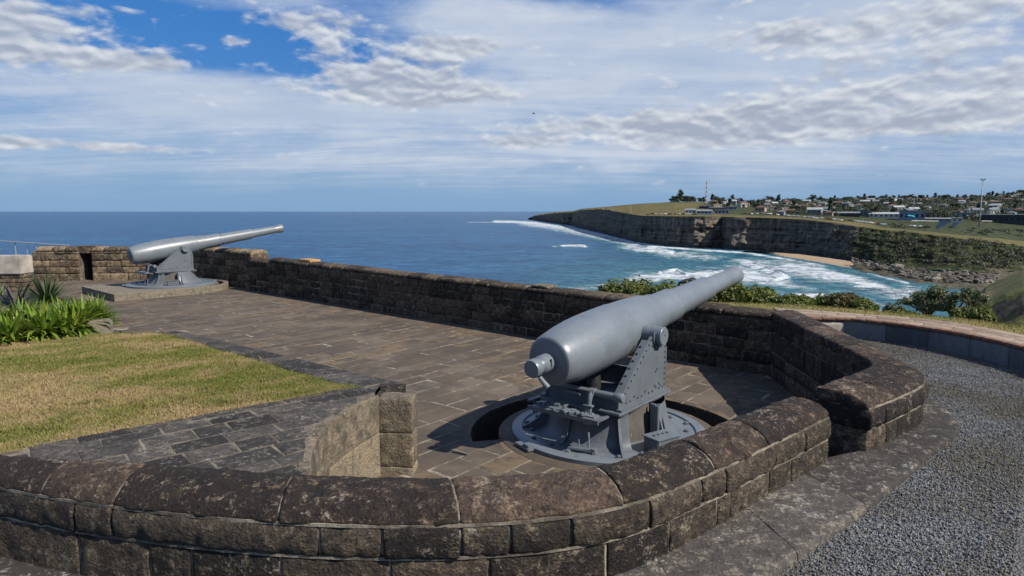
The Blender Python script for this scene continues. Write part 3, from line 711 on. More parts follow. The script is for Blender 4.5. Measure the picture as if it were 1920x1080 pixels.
def gravel_mat(name, stones=False):
    m_, g = material(name); P = g.pos(); r = g.attr('rnd')
    big = g.noise(P, 1.1, 4, 0.6); v = g.voro(P, 60, out='Color'); vx = g.xyz(v)[0]; vd = g.voro(P, 60)
    q = r if stones else vx
    c = g.mix(q, (0.115, 0.122, 0.128), (0.31, 0.32, 0.33)); c = g.mix(q.ss(0.93, 0.97), c, (0.42, 0.40, 0.36))
    c = g.mix((big + (q - .5) * 0.35).ss(0.50, 0.66) * 0.75, c, (0.14, 0.11, 0.06))
    if not stones: c = g.mix(0.45, c, (0.05, 0.045, 0.04))
    finish(g, c, 0.85, None if stones else g.bump(vd, 1.0, 0.02), 0.3); return m_
M_GRAV, M_PEB = gravel_mat('gravel_bed'), gravel_mat('gravel_stones', True)
KW = smooth([(4.40, 10.10), (5.05, 10.02), (5.32, 9.91), (5.80, 9.41), (6.16, 8.68), (6.30, 7.7), (6.22, 6.6), (5.9, 5.2)], 8)   # foot of the kerb
POLY_G = [(0.2, 1.0), (0.5, 3.3), (1.4, 4.0), (2.4, 4.9), (2.9, 5.2), (4.0, 6.5), (4.3, 9.6), (4.35, 10.2)] + [tuple(q) for q in KW] + [(6.2, 1.0), (4, -1.5), (0.2, -1.5)]
mb = MB(); mb.prism(POLY_G, 0.0, 0.445); tag(mb.build('gravel_bed', M_GRAV), kind='structure')
rg = np.random.RandomState(9); pts = []
poly_v = [(1.2, 2.2), (1.45, 3.28), (2.28, 3.98), (3.98, 5.56), (4.36, 6.6), (4.3, 9.6), (4.4, 10.1)] + [tuple(q) for q in KW] + [(5.0, 3.5), (3.0, 2.2)]
cand = np.c_[rg.uniform(1.2, 6.4, 330000), rg.uniform(2.2, 10.2, 330000)]
dens = np.clip(1.25 - 0.085 * np.hypot(cand[:, 0], cand[:, 1]), 0.45, 1)
cand = cand[rg.rand(len(cand)) < dens]
px_, py_ = cand.T; ok = np.zeros(len(cand), bool); j = len(poly_v) - 1
for i in range(len(poly_v)):
    (xi, yi), (xj, yj) = poly_v[i], poly_v[j]
    with np.errstate(divide='ignore', invalid='ignore'):
        ok ^= ((yi > py_) != (yj > py_)) & (px_ < (xj - xi) * (py_ - yi) / (yj - yi) + xi)
    j = i
cand = cand[ok & (px_ < 0.82 * py_)]; N = len(cand)
octv = np.array([(1, 0, 0), (0, 1, 0), (-1, 0, 0), (0, -1, 0), (0, 0, 1), (0, 0, -1)], float); octf = np.array([(0, 1, 4), (1, 2, 4), (2, 3, 4), (3, 0, 4), (1, 0, 5), (2, 1, 5), (3, 2, 5), (0, 3, 5)])
R = octv[None] * (1 + 0.35 * rg.randn(N, 6, 1).clip(-1, 1)) * rg.uniform(0.0045, 0.011, (N, 1, 1)) * np.stack([np.ones((N, 1)), rg.uniform(0.6, 1, (N, 1)), rg.uniform(0.5, 0.9, (N, 1))], -1)
q = rg.randn(N, 4); q /= np.linalg.norm(q, axis=1)[:, None]; a, b, c_, d = q.T
RM = np.stack([1 - 2 * (c_ * c_ + d * d), 2 * (b * c_ - a * d), 2 * (b * d + a * c_), 2 * (b * c_ + a * d), 1 - 2 * (b * b + d * d), 2 * (c_ * d - a * b), 2 * (b * d - a * c_), 2 * (c_ * d + a * b), 1 - 2 * (b * b + c_ * c_)], -1).reshape(N, 3, 3)
R = np.einsum('nij,nkj->nki', RM, R) + np.c_[cand, 0.447 + rg.uniform(0, 0.008, N)][:, None]
mb = MB(); mb.add(R.reshape(-1, 3), (octf[None] + 6 * np.arange(N)[:, None, None]).reshape(-1, 3).tolist(), np.repeat(rg.rand(N), 6))
tag(mb.build('gravel', M_PEB), kind='stuff')
print('gravel stones', N)

def kerb_mat():
    m_, g = material('blue_grey_kerb'); P = g.pos(); s = g.noise(g.mapv(P, (5, 5, 1.0)), 1.2, 4); n = g.noise(P, 22, 5); r = g.attr('rnd')
    c = g.mix((s * .7 + r * .4).ss(0.35, 0.75), (0.085, 0.096, 0.108), (0.185, 0.20, 0.215)); c = g.mix(n.ss(0.55, 0.7) * 0.5, c, (0.07, 0.08, 0.09))
    finish(g, c, 0.85, g.bump(n, 0.4, 0.01), 0.3); return m_
M_KERB = kerb_mat()
M_TERRA = stone_mat('terracotta_paving', (0.24, 0.17, 0.125), (0.37, 0.285, 0.22), (0.37, 0.30, 0.22), (0.42, 0.36, 0.30), -0.1, 0.15, 0.0, 0.3)
M_CREAM = simple('cream_render', (0.52, 0.46, 0.38), 0.85, 0.12, 12)
ZP = 0.745
def offs(c, d):
    t = np.gradient(c, axis=0); t /= np.linalg.norm(t, axis=1)[:, None]; return c + np.c_[-t[:, 1], t[:, 0]] * d
kw = resample(KW, 80); seg = kw[14:]
rng = random.Random(2)
KP = Path(offs(kw, 0.28), kw)
root = tag(empty('kerb_wall', (5.8, 9.2, 0.44)), 'low curved blue grey kerb wall with brown brick edge along the gravel', 'kerb wall'); inv = Matrix.Translation(-root.location)
mb = MB(); course(mb, KP, [0.13] + [0.13 + 0.87 * k / 9 for k in range(1, 10)], rprof([(0, 0.3), (0, ZP - 0.04), (1, ZP - 0.04), (1, 0.3)], 0.06, 1), rng, gap=0.004, seg=0.05, amp=0.003, edge=0.005)
o = mb.build('kerb_face', M_KERB, root, True, 50); o.matrix_parent_inverse = inv
mb = MB(); course(mb, KP, rjoints(rng, KP.len, 0.2, 0.26), rprof([(0.66, ZP - 0.04), (0.66, ZP + 0.006), (1.07, ZP + 0.006), (1.07, ZP - 0.04)], 0.03, 1), rng, gap=0.006, seg=0.05, amp=0.003, edge=0.006)
M_BRICK = simple('brown_brick_edge', (0.19, 0.10, 0.065), 0.85, 0.3, 14)
o = mb.build('brick_edge', M_BRICK, root, True, 50); o.matrix_parent_inverse = inv
mb = MB(); course(mb, KP, [0.0, 0.13], rprof([(0, 0.3), (0, ZP - 0.065), (1.02, ZP - 0.065), (1.02, 0.3)], 0.05, 1), rng, gap=0.004, seg=0.05, amp=0.003, edge=0.006)
o = mb.build('end_block', M_CREAM, root, True, 50); o.matrix_parent_inverse = inv; o['label'] = 'cream rendered end'
PATHO = smooth([(4.5, 11.1), (5.0, 10.9), (5.65, 10.46), (6.5, 9.86), (6.92, 8.58), (6.95, 7.4), (6.9, 6.2), (6.6, 4.9)], 8)
PTP = Path(offs(kw, 0.10), resample(PATHO, 80))
mb = MB(); rng = random.Random(77)
js = rjoints(rng, PTP.len, 0.35, 0.7)
for w0, w1 in ((0, 0.36), (0.36, 0.68), (0.68, 1.0)):
    js = rjoints(rng, PTP.len, 0.35, 0.7, rng.uniform(0, .3))
    course(mb, PTP, js, rprof([(w0 + .012, ZP - 0.05), (w0 + .012, ZP), (w1 - .012, ZP), (w1 - .012, ZP - 0.05)], 0.08, 0), rng, gap=0.012, seg=0.12, amp=0.002, edge=0.006)
tag(mb.build('flagstone_path', M_TERRA, None, True, 40), kind='structure')
mb = MB(); core(mb, PTP, 0, 1, rprof([(0, ZP - 0.3), (0, ZP - 0.008), (1, ZP - 0.008), (1, ZP - 0.3)], 0.1, 0), 0); tag(mb.build('path_bed', M_MORTAR), kind='structure')

# ------------------------------------------------------------------ hill around the battery, falling to the sea
EDGE = smooth([(-60, 60), (-34, 40), (-20, 27.5), (-11, 23.9), (-7.4, 21.2), (0, 14.6), (3.2, 12.35), (4.94, 11.6), (5.95, 11.0), (6.85, 10.2), (7.5, 9.2), (8.0, 7.8), (8.1, 5.5), (7.5, 2), (6, -4)], 10)
EDGE = resample(EDGE, 260); t = np.gradient(EDGE, axis=0); t /= np.linalg.norm(t, axis=1)[:, None]; NRM = np.c_[-t[:, 1], t[:, 0]]
for _ in range(12): NRM[1:-1] = 0.5 * NRM[1:-1] + 0.25 * (NRM[:-2] + NRM[2:])
zin = np.interp(EDGE[:, 0], [-60, -25, -20, -11, -7, 0, 3, 4.9, 8.1], [-3, -2.0, -0.3, 0.3, 0.3, 0.45, 0.68, 0.73, 0.73])
INW = np.interp(EDGE[:, 0], [2, 3, 4.6, 5.2, 9], [1.3, 1.9, 1.6, 1.0, 1.0])
prof2 = dict(zip((1.0, 2, 3.5, 6, 9, 13, 18, 24), (-0.22, -0.42, -0.75, -1.3, -2.1, -4.2, -8.5, -15)))
RW = np.clip((EDGE[:, 0] - 4.2) / 1.8, 0, 1)
prof = [(-2.3, 0.0), (-1.2, 0.0), (-0.5, 0.0), (0, -0.01), (0.4, -0.06), (1.0, -0.25), (2, -0.7), (3.5, -1.5), (6, -3.0), (9, -4.9), (13, -7.6), (18, -11.5), (24, -16.5), (31, -22), (40, -28), (50, -33), (60, -38)]
rows = []
for o_, dz in prof:
    p = EDGE + NRM * (o_ if o_ >= 0 else INW * o_ / 2.3)[:, None] if o_ < 0 else EDGE + NRM * o_; w = min(1, max(0, o_ / 8)); dz = dz + (prof2.get(o_, dz) - dz) * RW; zz = zin + dz + w * 0.8 * fbm(np.c_[p * 0.22, np.full(len(p), 3.0)], 4)
    if o_ < 0: zz = np.where(EDGE[:, 0] < 2.6, zin - 1.8, zz)
    rows.append(np.c_[p, zz])
def hill_mat():
    m_, g = material('hill_grass'); P = g.pos(); n = g.noise(P, 0.9, 5, 0.6); f = g.noise(P, 14, 5, 0.65); zc = g.xyz(P)[2]
    c = g.mix((n * .7 + f * .3).ss(0.38, 0.62), (0.30, 0.225, 0.095), (0.17, 0.165, 0.045))
    c = g.mix(zc.ss(-6, -1.5, 1, 0) * 0.8, c, g.mix(f, (0.045, 0.05, 0.02), (0.16, 0.12, 0.07)))
    finish(g, c, 0.95, g.bump(f, 0.9, 0.05), 0.2); return m_
mb = MB(); mb.grid(np.array(rows)[:, ::-1]); tag(mb.build('hill', hill_mat(), None, True), kind='structure')
# short grass of the strip beyond the path
rg = np.random.RandomState(13); N = 60000
u_ = rg.uniform(0.60, 1, N) * 259; k = np.minimum(u_.astype(int), 258); f = (u_ - k)[:, None]; off = rg.uniform(-1.2, 0.9, N)
p = EDGE[k] * (1 - f) + EDGE[k + 1] * f + NRM[k] * off[:, None]; zz = np.interp(p[:, 0] * 0 + (EDGE[k] * (1 - f) + EDGE[k + 1] * f)[:, 0], [-60, -11, -7, 0, 3, 4.9, 8.1], [0.3, 0.4, 0.4, 0.45, 0.68, 0.73, 0.73]) + np.interp(off, [0, .4, .7], [0, -.06, -.14])
pth = [tuple(q) for q in PTP.o] + [tuple(q) for q in PTP.i[::-1]] 
kp = np.array([not inside(pth, x, y) and x > 3.4 and inside([(3.4, 9), (3.4, 14), (12, 14), (12, 0)] , x, y) for x, y in p]); dd = np.min(np.linalg.norm(p[:, None] - PTP.o[None, ::6], axis=2), axis=1)
inn = np.array([np.argmin(np.linalg.norm(PTP.o - q, axis=1)) for q in p[::1]]) if False else None
out_side = ((p - np.array((2.0, 6.5))) ** 2).sum(1) > np.interp(np.arctan2(p[:, 1] - 6.5, p[:, 0] - 2.0), *(lambda a, r: (a[np.argsort(a)], r[np.argsort(a)]))(np.arctan2(PTP.o[:, 1] - 6.5, PTP.o[:, 0] - 2.0), ((PTP.o - np.array((2.0, 6.5))) ** 2).sum(1)))
kp &= out_side; p, zz = p[kp], zz[kp]; N = len(p)
h = rg.uniform(0.015, 0.04, N); a = rg.rand(N) * 6.283; d = np.c_[np.cos(a), np.sin(a), 0 * a] * rg.uniform(0.004, 0.008, N)[:, None]
base = np.c_[p, zz - 0.003]; vs = np.stack([base - d, base + d, base + np.c_[rg.randn(N, 2) * 0.6, np.ones(N)] * h[:, None]], 1).reshape(-1, 3)
mb = MB(); mb.add(vs, np.arange(N * 3).reshape(-1, 3).tolist(), np.repeat(rg.rand(N), 3)); tag(mb.build('clifftop_grass', M_BLADE), kind='stuff')

# ------------------------------------------------------------------ guns
def xz_plate(mb, poly, y, th, rnd=0.5):   # polygon in x,z extruded along y
    M_ = Matrix(((1, 0, 0, 0), (0, 0, 1, 0), (0, 1, 0, 0), (0, 0, 0, 1)))
    mb.prism(poly, y - th / 2, y + th / 2, rnd, M_)
def rivet(mb, c, n, r=0.011):
    n = Vector(n); q = n.to_track_quat('Z', 'Y').to_matrix().to_4x4(); q.translation = Vector(c)
    mb.lathe([(r, 0.0), (r * 0.9, r * 0.5), (r * 0.4, r * 0.85), (0.0005, r * 0.95)], 8, q)
RIV = []
def add_rivet(parent, c, n, s):
    if not RIV:
        m_ = MB(); rivet(m_, (0, 0, 0), (0, 0, 1)); o = m_.build('rivet', M_DARK, parent, True, 60); RIV.append(o)
    else:
        o = RIV[0].copy(); COL.objects.link(o); o.parent = parent
    o.location = c; o.rotation_mode = 'QUATERNION'; o.rotation_quaternion = Vector(n).to_track_quat('Z', 'Y'); o.scale = (s, s, s)
def gun(name, label, loc, rz, elev, R, knob, h0=0.0):
    root = tag(empty(name, loc, rz), label, 'coastal gun', 'coastal guns of the battery')
    rng = random.Random(4)
    # base plate
    mb = MB(); mb.lathe([(0.02, 0.045), (R - 0.12, 0.045), (R - 0.11, 0.062), (R - 0.02, 0.062), (R, 0.05), (R, -0.05)], 96)
    bp = mb.build('base_plate', M_GUN, root, True, 35)
    for k in range(22):
        a = 2 * math.pi * (k + .3) / 22; r_ = R - 0.19 + (0.035 if k % 2 else -0.02); m2 = MB()
        m2.lathe([(0.026, 0.045), (0.026, 0.066), (0.020, 0.072), (0.001, 0.072)], 6, Matrix.Translation((r_ * math.cos(a), r_ * math.sin(a), 0)))
        m2.build('bolt', M_GUNB, bp)
    # pedestal drum with a recessed bay on the right
    a0, a1 = math.radians(-86), math.radians(230)
    prof_ = [(0.78, 0.045), (0.74, 0.052), (0.70, 0.075), (0.675, 0.11), (0.655, 0.17), (0.625, 0.28), (0.60, 0.40), (0.60, 0.415)]
    mb = MB(); mb.lathe(prof_, 64, None, a0, a1)
    for a in (a0, a1):
        ca, sa = math.cos(a), math.sin(a)
        pts_ = [(r * ca, r * sa, z) for r, z in prof_] + [(0.40 * ca, 0.40 * sa, 0.415), (0.40 * ca, 0.40 * sa, 0.045)]
        mb.add(pts_, [tuple(range(len(pts_)))])
    ped = mb.build('pedestal', M_GUNB, root, True, 35)
    mb = MB(); mb.lathe([(0.50, 0.045), (0.47, 0.415)], 24, None, a1 - 2 * math.pi, a0); mb.build('bay_panel', M_PANEL, ped, True)
    for adeg in (-140, 172, 130, 62, 8):
        a = math.radians(adeg); mb = MB()
        mb.prism([(0.585, 0.40), (0.64, 0.40), (0.70, 0.27), (0.77, 0.16), (0.86, 0.10), (0.95, 0.06), (0.95, 0.045), (0.60, 0.045)] if adeg != 172 else [(0.585, 0.40), (0.635, 0.40), (0.66, 0.25), (0.70, 0.12), (0.76, 0.06), (0.76, 0.045), (0.60, 0.045)], -0.013 if adeg != 172 else -0.03, 0.013 if adeg != 172 else 0.03, 0.5,
                 Matrix.Rotation(a, 4, 'Z') @ Matrix(((1, 0, 0, 0), (0, 0, 1, 0), (0, 1, 0, 0), (0, 0, 0, 1))))
        mb.build('rib', M_GUNB, ped)
    # front right stanchion
    a = math.radians(-91); mb = MB(); ca, sa = math.cos(a), math.sin(a)
    mb.box((0.60 * ca, 0.60 * sa, 0.23), (0.05, 0.10, 0.37), a, bev=0.006); mb.box((0.57 * ca, 0.57 * sa, 0.23), (0.10, 0.03, 0.37), a)
    mb.prism([(0.62, 0.30), (0.66, 0.16), (0.74, 0.075), (0.82, 0.048), (0.82, 0.045), (0.60, 0.045)], -0.012, 0.012, 0.5, Matrix.Rotation(a, 4, 'Z') @ Matrix(((1, 0, 0, 0), (0, 0, 1, 0), (0, 1, 0, 0), (0, 0, 0, 1))))
    mb.build('stanchion', M_GUN, root, True, 35)
    # step box on the plate
    mb = MB(); a = math.radians(-108); mb.box((0.80 * math.cos(a), 0.80 * math.sin(a), 0.115), (0.20, 0.30, 0.14), a, bev=0.008)
    sb = mb.build('step_box', M_GUNB, root, True, 35)
    mb = MB(); mb.box((0.80 * math.cos(a), 0.80 * math.sin(a), 0.192), (0.225, 0.325, 0.012), a, bev=0.004); mb.build('lid', M_GUN, sb, True, 35)
    for k in range(4):
        mb = MB(); mb.box((0.78 * math.cos(a) - 0.06 * math.sin(a) * (k - 1.5), 0.78 * math.sin(a) + 0.06 * math.cos(a) * (k - 1.5), 0.2), (0.03, 0.02, 0.008), a + k, bev=0.003); mb.build('lug', M_DARK, sb)
    # turning platform
    mb = MB(); mb.box((-0.05, 0, 0.43), (1.14, 0.98, 0.03), bev=0.006)
    for y in (-0.44, 0.44): mb.box((0.0, y, 0.408), (1.1, 0.05, 0.03))
    mb.build('platform', M_GUN, root, True, 35)
    TX, TZ, TB = 0.25, 1.085, 1.118
    for sgn in (-1, 1):
        y = sgn * 0.43; mb = MB()
        top = [(TX + 0.125 * math.cos(b), TZ + 0.0 + 0.125 * math.sin(b)) for b in np.linspace(-0.35, math.pi * 0.30, 6)]
        poly = [(-0.56, 0.445), (0.46, 0.445), (0.465, 0.80), (0.455, 0.95), (0.425, TZ - 0.01), (TX + 0.10, TZ + 0.045), (TX - 0.10, TZ + 0.025), (TX - 0.17, TZ - 0.02), (0.05, 1.045), (-0.50, 0.585), (-0.56, 0.575)]
        xz_plate(mb, poly, y, 0.028)
        # flange along the sloping and front edges
        for (x0, z0), (x1, z1), wd in (((-0.50, 0.592), (0.055, 1.055), 0.085), ((0.467, 0.45), (0.467, 0.93), 0.085)):
            L = math.hypot(x1 - x0, z1 - z0); ang = math.atan2(z1 - z0, x1 - x0)
            mb.box(((x0 + x1) / 2, y - sgn * wd / 2 + sgn * 0.02, (z0 + z1) / 2), (L, wd, 0.018), 0, M=None) if False else None
            Mx = Matrix.Rotation(-ang, 4, 'Y'); hx, hy, hz = L / 2, wd / 2, 0.009
            c8 = [Mx @ Vector((a_ * hx, b_ * hy, c_ * hz)) + Vector(((x0 + x1) / 2, y - sgn * (wd / 2 - 0.016), (z0 + z1) / 2)) for a_ in (-1, 1) for b_ in (-1, 1) for c_ in (-1, 1)]
            mb.add([tuple(q) for q in c8], [(0, 1, 3, 2), (4, 6, 7, 5), (0, 4, 5, 1), (2, 3, 7, 6), (0, 2, 6, 4), (1, 5, 7, 3)])
        mb.box((-0.05, y + sgn * 0.03, 0.458), (1.06, 0.06, 0.022)); ck = mb.build('side_plate', M_GUNB, root, True, 30)
        mb = MB(); yo = y + sgn * 0.014
        rows_ = []
        for k in range(12): rows_.append((-0.49 + k * 0.080, 0.50 + (0.03 if k % 3 == 0 else 0)))
        for k in range(9): rows_.append((-0.44 + k * 0.062, 0.642 + k * 0.0517 - 0.042))
        for k in range(8): rows_.append((0.43, 0.52 + k * 0.06))
        for k in range(7): b = math.radians(190 + k * 28); rows_.append((TX + 0.155 * math.cos(b), TZ + 0.155 * math.sin(b)))
        rows_ += [(0.22, 0.70), (0.25, 0.72), (0.20, 0.55), (0.30, 0.56), (0.33, 0.53)]
        for x, z in rows_: add_rivet(ck, (x, yo, z), (0, sgn, 0), 1.0)
        for k in range(6): add_rivet(ck, (-0.40 + k * 0.075, y - sgn * 0.04, 0.687 + k * 0.0626), (-0.64, 0, 0.77), 1.3)
        mb = MB(); q = Matrix.Translation((TX, 0, TZ)) @ Matrix.Rotation(-sgn * math.pi / 2, 4, 'X')
        mb.lathe([(0.098, 0.2), (0.098, 0.515), (0.092, 0.522), (0.02, 0.524), (0.018, 0.517), (0.001, 0.517)], 36, q); mb.build('trunnion', M_GUN, root, True, 35)
        mb = MB(); mb.lathe([(0.10, 0.405), (0.125, 0.405), (0.125, 0.462), (0.10, 0.462)], 30, q, math.radians(150 if sgn < 0 else -30) , math.radians(390 if sgn < 0 else 210)); mb.build('bearing_cap', M_GUNB, root, True, 35)
    # rear transom, front transom and elevating gear
    mb = MB(); mb.box((-0.53, 0, 0.52), (0.03, 0.83, 0.15)); mb.box((-0.545, 0, 0.60), (0.09, 0.83, 0.016)); mb.build('transom', M_GUNB, root); mb = MB(); mb.box((0.42, 0, 0.55), (0.03, 0.83, 0.20)); mb.build('transom', M_GUNB, root)
    mb = MB(); mb.tube([(-0.30, 0, 0.44), (-0.30, 0, 0.62), (-0.28, 0, 0.80)], [0.09, 0.075, 0.05], 16); mb.box((-0.2, 0.2, 0.52), (0.4, 0.12, 0.14), bev=0.02); mb.build('elevating_screw', M_DARK, root, True, 40)
    mb = MB(); mb.tube([(-0.64, -0.18, 0.615), (-0.64, -0.50, 0.615)], 0.032, 16); mb.tube([(-0.64, -0.455, 0.615), (-0.64, -0.485, 0.615), (-0.64, -0.535, 0.615), (-0.64, -0.545, 0.615)], [0.04, 0.046, 0.046, 0.038], 16); mb.tube([(-0.64, -0.17, 0.615), (-0.64, -0.23, 0.615)], 0.046, 16)
    mb.build('cross_shaft', M_GUN, root, True, 40)
    mb = MB(); mb.tube([(-0.64, -0.20, 0.63), (-0.685, -0.20, 0.60), (-0.70, -0.20, 0.53), (-0.71, -0.20, 0.44), (-0.73, -0.20, 0.38)], [0.032, 0.028, 0.022, 0.024, 0.022], 8); mb.box((-0.71, -0.20, 0.455), (0.07, 0.06, 0.06), bev=0.01); mb.box((-0.72, -0.20, 0.50), (0.05, 0.10, 0.015))
    mb.build('clutch_arm', M_GUN, root, True, 40)
    # rear working ledge with fittings
    mb = MB(); mb.box((-0.76, 0.0, 0.41), (0.20, 0.80, 0.018)); mb.box((-0.86, 0.02, 0.398), (0.02, 0.84, 0.04)); mb.box((-0.74, -0.28, 0.378), (0.26, 0.10, 0.028), 0.1)
    lg = mb.build('rear_ledge', M_GUNB, root, True, 35)
    mb = MB()
    for k in range(16):
        if k == 0: mb.box((-0.775, 0.0, 0.425), (0.10, 0.66, 0.012))
        mb.box((-0.70 - rng.uniform(0, 0.15), -0.25 + 0.045 * k * 0.9, 0.43 + rng.uniform(0, 0.018)), (rng.uniform(0.02, 0.07), rng.uniform(0.03, 0.09), rng.uniform(0.012, 0.04)), rng.uniform(0, 3), bev=0.004)
    mb.build('latch_gear', M_GUN, lg, True, 40); mb = MB(); mb.tube([(-0.80, 0.05, 0.42), (-0.83, 0.03, 0.44), (-0.80, -0.06, 0.445), (-0.76, -0.12, 0.43)], 0.010, 8); mb.build('latch_handle', M_GUN, lg, True, 40); mb = MB(); mb.box((-0.565, 0.10, 0.555), (0.05, 0.13, 0.035), bev=0.005); mb.tube([(-0.58, 0.05, 0.56), (-0.60, -0.03, 0.55)], 0.012, 8)
    mb.build('catch', M_GUN, lg, True, 40)
    for y, s in ((0.50, 1), ):
        mb = MB(); mb.box((-0.66, y, 0.43), (0.22, 0.05, 0.02), bev=0.004); mb.box((-0.72, y - 0.03, 0.36), (0.015, 0.015, 0.14)); mb.build('side_bracket', M_GUNB, root)
    # foot levers at the rear of the plate
    mb = MB(); a = math.radians(-168)
    def rp(r, da, z): return (r * math.cos(a + da), r * math.sin(a + da), z)
    mb.tube([rp(0.83, -0.16, 0.062), rp(0.84, 0.0, 0.075), rp(0.83, 0.14, 0.085)], [0.020, 0.022, 0.018], 8); mb.tube([rp(0.83, 0.17, 0.05), rp(0.83, 0.17, 0.10)], 0.032, 12)
    mb.tube([rp(0.80, 0.09, 0.08), rp(0.79, 0.09, 0.18), rp(0.76, 0.07, 0.24)], 0.010, 8); mb.tube([rp(0.82, -0.02, 0.08), rp(0.81, -0.03, 0.14), rp(0.80, -0.05, 0.19)], 0.007, 8)
    mb.build('foot_lever', M_GUN, root, True, 40)
    mb = MB(); a = math.radians(160); mb.box(rp(R + 0.02, 0, 0.035), (0.10, 0.26, 0.03), a, bev=0.006); mb.box(rp(R + 0.03, 0.05, 0.06), (0.05, 0.1, 0.03), a, bev=0.006); mb.build('training_stop', M_GUNB, root, True, 35)
    # barrel
    b, mz = 1.38, 3.42; L = b + mz
    pr_ = [(0.05, 0.0), (0.205, 0.0), (0.218, 0.003), (0.232, 0.012), (0.244, 0.032), (0.254, 0.07), (0.270, 0.18), (0.290, 0.32), (0.305, 0.50), (0.312, 0.70), (0.312, 0.95), (0.309, 1.195), (0.306, 1.20), (0.306, 1.20), (0.301, 1.203), (0.296, 1.42), (0.285, 1.62), (0.275, 1.78), (0.270, 1.86), (0.264, 1.87), (0.242, 1.882), (0.238, 2.02), (0.235, 2.10), (0.231, 2.108), (0.212, 2.118), (0.209, 2.60), (0.204, 2.61), (0.181, 2.62), (0.180, 2.66), (0.163, 3.70), (0.159, 3.708), (0.137, 3.716), (0.135, 3.77), (0.122, 4.45), (0.121, 4.55), (0.128, 4.63), (0.140, 4.68), (0.143, 4.74), (0.141, L), (0.128, L + 0.006), (0.085, L + 0.006), (0.078, L - 0.01), (0.076, L - 0.8), (0.001, L - 0.8)]
    A = Matrix.Translation((TX, 0, TB)) @ Matrix.Rotation(-elev, 4, 'Y') @ Matrix.Translation((-b, 0, 0)) @ Matrix(((0, 0, 1, 0), (1, 0, 0, 0), (0, 1, 0, 0), (0, 0, 0, 1)))
    mb = MB(); mb.lathe(pr_, 72, A); bar = mb.build('barrel', M_GUN, root, True, 20)
    # sight bed worn strip on top of the barrel, hinge bolts below
    mb = MB()
    Mb = Matrix.Translation((TX + 0.12, 0, TB)) @ Matrix.Rotation(-elev, 4, 'Y')
    def bl(x, y, z): return tuple(Mb @ Vector((x, y, z)))
    mb.add([bl(-0.78, 0.06, 0.304), bl(-0.28, 0.045, 0.299), bl(-0.28, 0.075, 0.295), bl(-0.78, 0.10, 0.2985), bl(-0.78, 0.06, 0.315), bl(-0.28, 0.045, 0.307), bl(-0.28, 0.075, 0.303), bl(-0.78, 0.10, 0.3095)], [(3, 2, 1, 0), (4, 5, 6, 7), (0, 1, 5, 4), (1, 2, 6, 5), (2, 3, 7, 6), (3, 0, 4, 7)])
    mb.build('sight_strip', simple('worn_tan_paint', (0.34, 0.28, 0.22), 0.6, 0.2, 30) if 'worn_tan_paint' not in bpy.data.materials else bpy.data.materials['worn_tan_paint'], bar)
    if knob:
        mb = MB(); mb.lathe([(0.115, 0.002), (0.112, -0.006), (0.09, -0.008), (0.088, -0.06), (0.090, -0.13), (0.080, -0.145), (0.072, -0.165), (0.082, -0.18), (0.088, -0.195), (0.088, -0.255), (0.082, -0.268), (0.001, -0.272)], 40, A)
        bs = mb.build('breech_screw', M_GUN, root, True, 35)
        mb = MB(); mb.tube([bl(-1.72, -0.06, -0.07), bl(-1.72, -0.10, -0.11), bl(-1.715, -0.145, -0.155)], [0.022, 0.024, 0.028], 12); mb.build('breech_lever', M_GUN, bs, True, 40)
        mb = MB(); mb.box(bl(-1.57, -0.083, 0.03), (0.02, 0.012, 0.07), 0.1); mb.build('slot', M_DARK, bs); mb = MB(); mb.box(bl(-1.60, -0.01, 0.089), (0.07, 0.02, 0.01)); mb.build('slot', M_DARK, bs)
    else:
        mb = MB(); mb.lathe([(0.13, 0.002), (0.13, -0.02), (0.10, -0.03), (0.001, -0.032)], 32, A); bs = mb.build('breech_plug', M_GUNB, root, True, 35)
        mb = MB(); mb.tube([bl(-1.53, 0.08, 0.0), bl(-1.57, 0.12, 0.0), bl(-1.56, 0.16, -0.02)], 0.014, 8); mb.build('breech_lever', M_GUN, bs, True, 40)
    return root
gun('coastal_gun', 'large grey gun with knobbed breech in the sunken stone emplacement beside the curved parapet', (GX, GY, 0.0), GH, math.radians(5.5), 1.05, True)
FX, FY, FH = -10.3, 19.6, math.radians(48)
gun('coastal_gun', 'grey gun on the raised concrete plinth in front of the brown back wall', (FX, FY, 0.20), FH, math.radians(8.5), 1.24, False)
# plinth of the far gun
mb = MB(); hw = 1.42; poly = [(-2.0, -hw), (0, -hw)] + [(hw * 1.12 * math.sin(a) * 1.0 + 0.0, -hw * math.cos(a)) for a in np.linspace(0.08, math.pi - 0.08, 30)] + [(0, hw), (-2.0, hw)]
mb.prism(poly, -0.05, 0.2); pl = mb.build('gun_plinth', M_PLINTH)
m2 = MB(); m2.prism(arc(0, 0, 1.42, -1.1, 1.3, 24) + arc(0, 0, 1.29, 1.3, -1.1, 24), 0.06, 0.4); cut(pl, m2.build('cutter', M_PAVE))
pl.location = (FX, FY, 0); pl.rotation_euler = (0, 0, FH)
bv = pl.modifiers.new('bevel', 'BEVEL'); bv.width = 0.015; bv.segments = 2; bv.limit_method = 'ANGLE'
tag(pl, 'low concrete plinth, square behind and rounded in front, under the far gun', 'plinth')

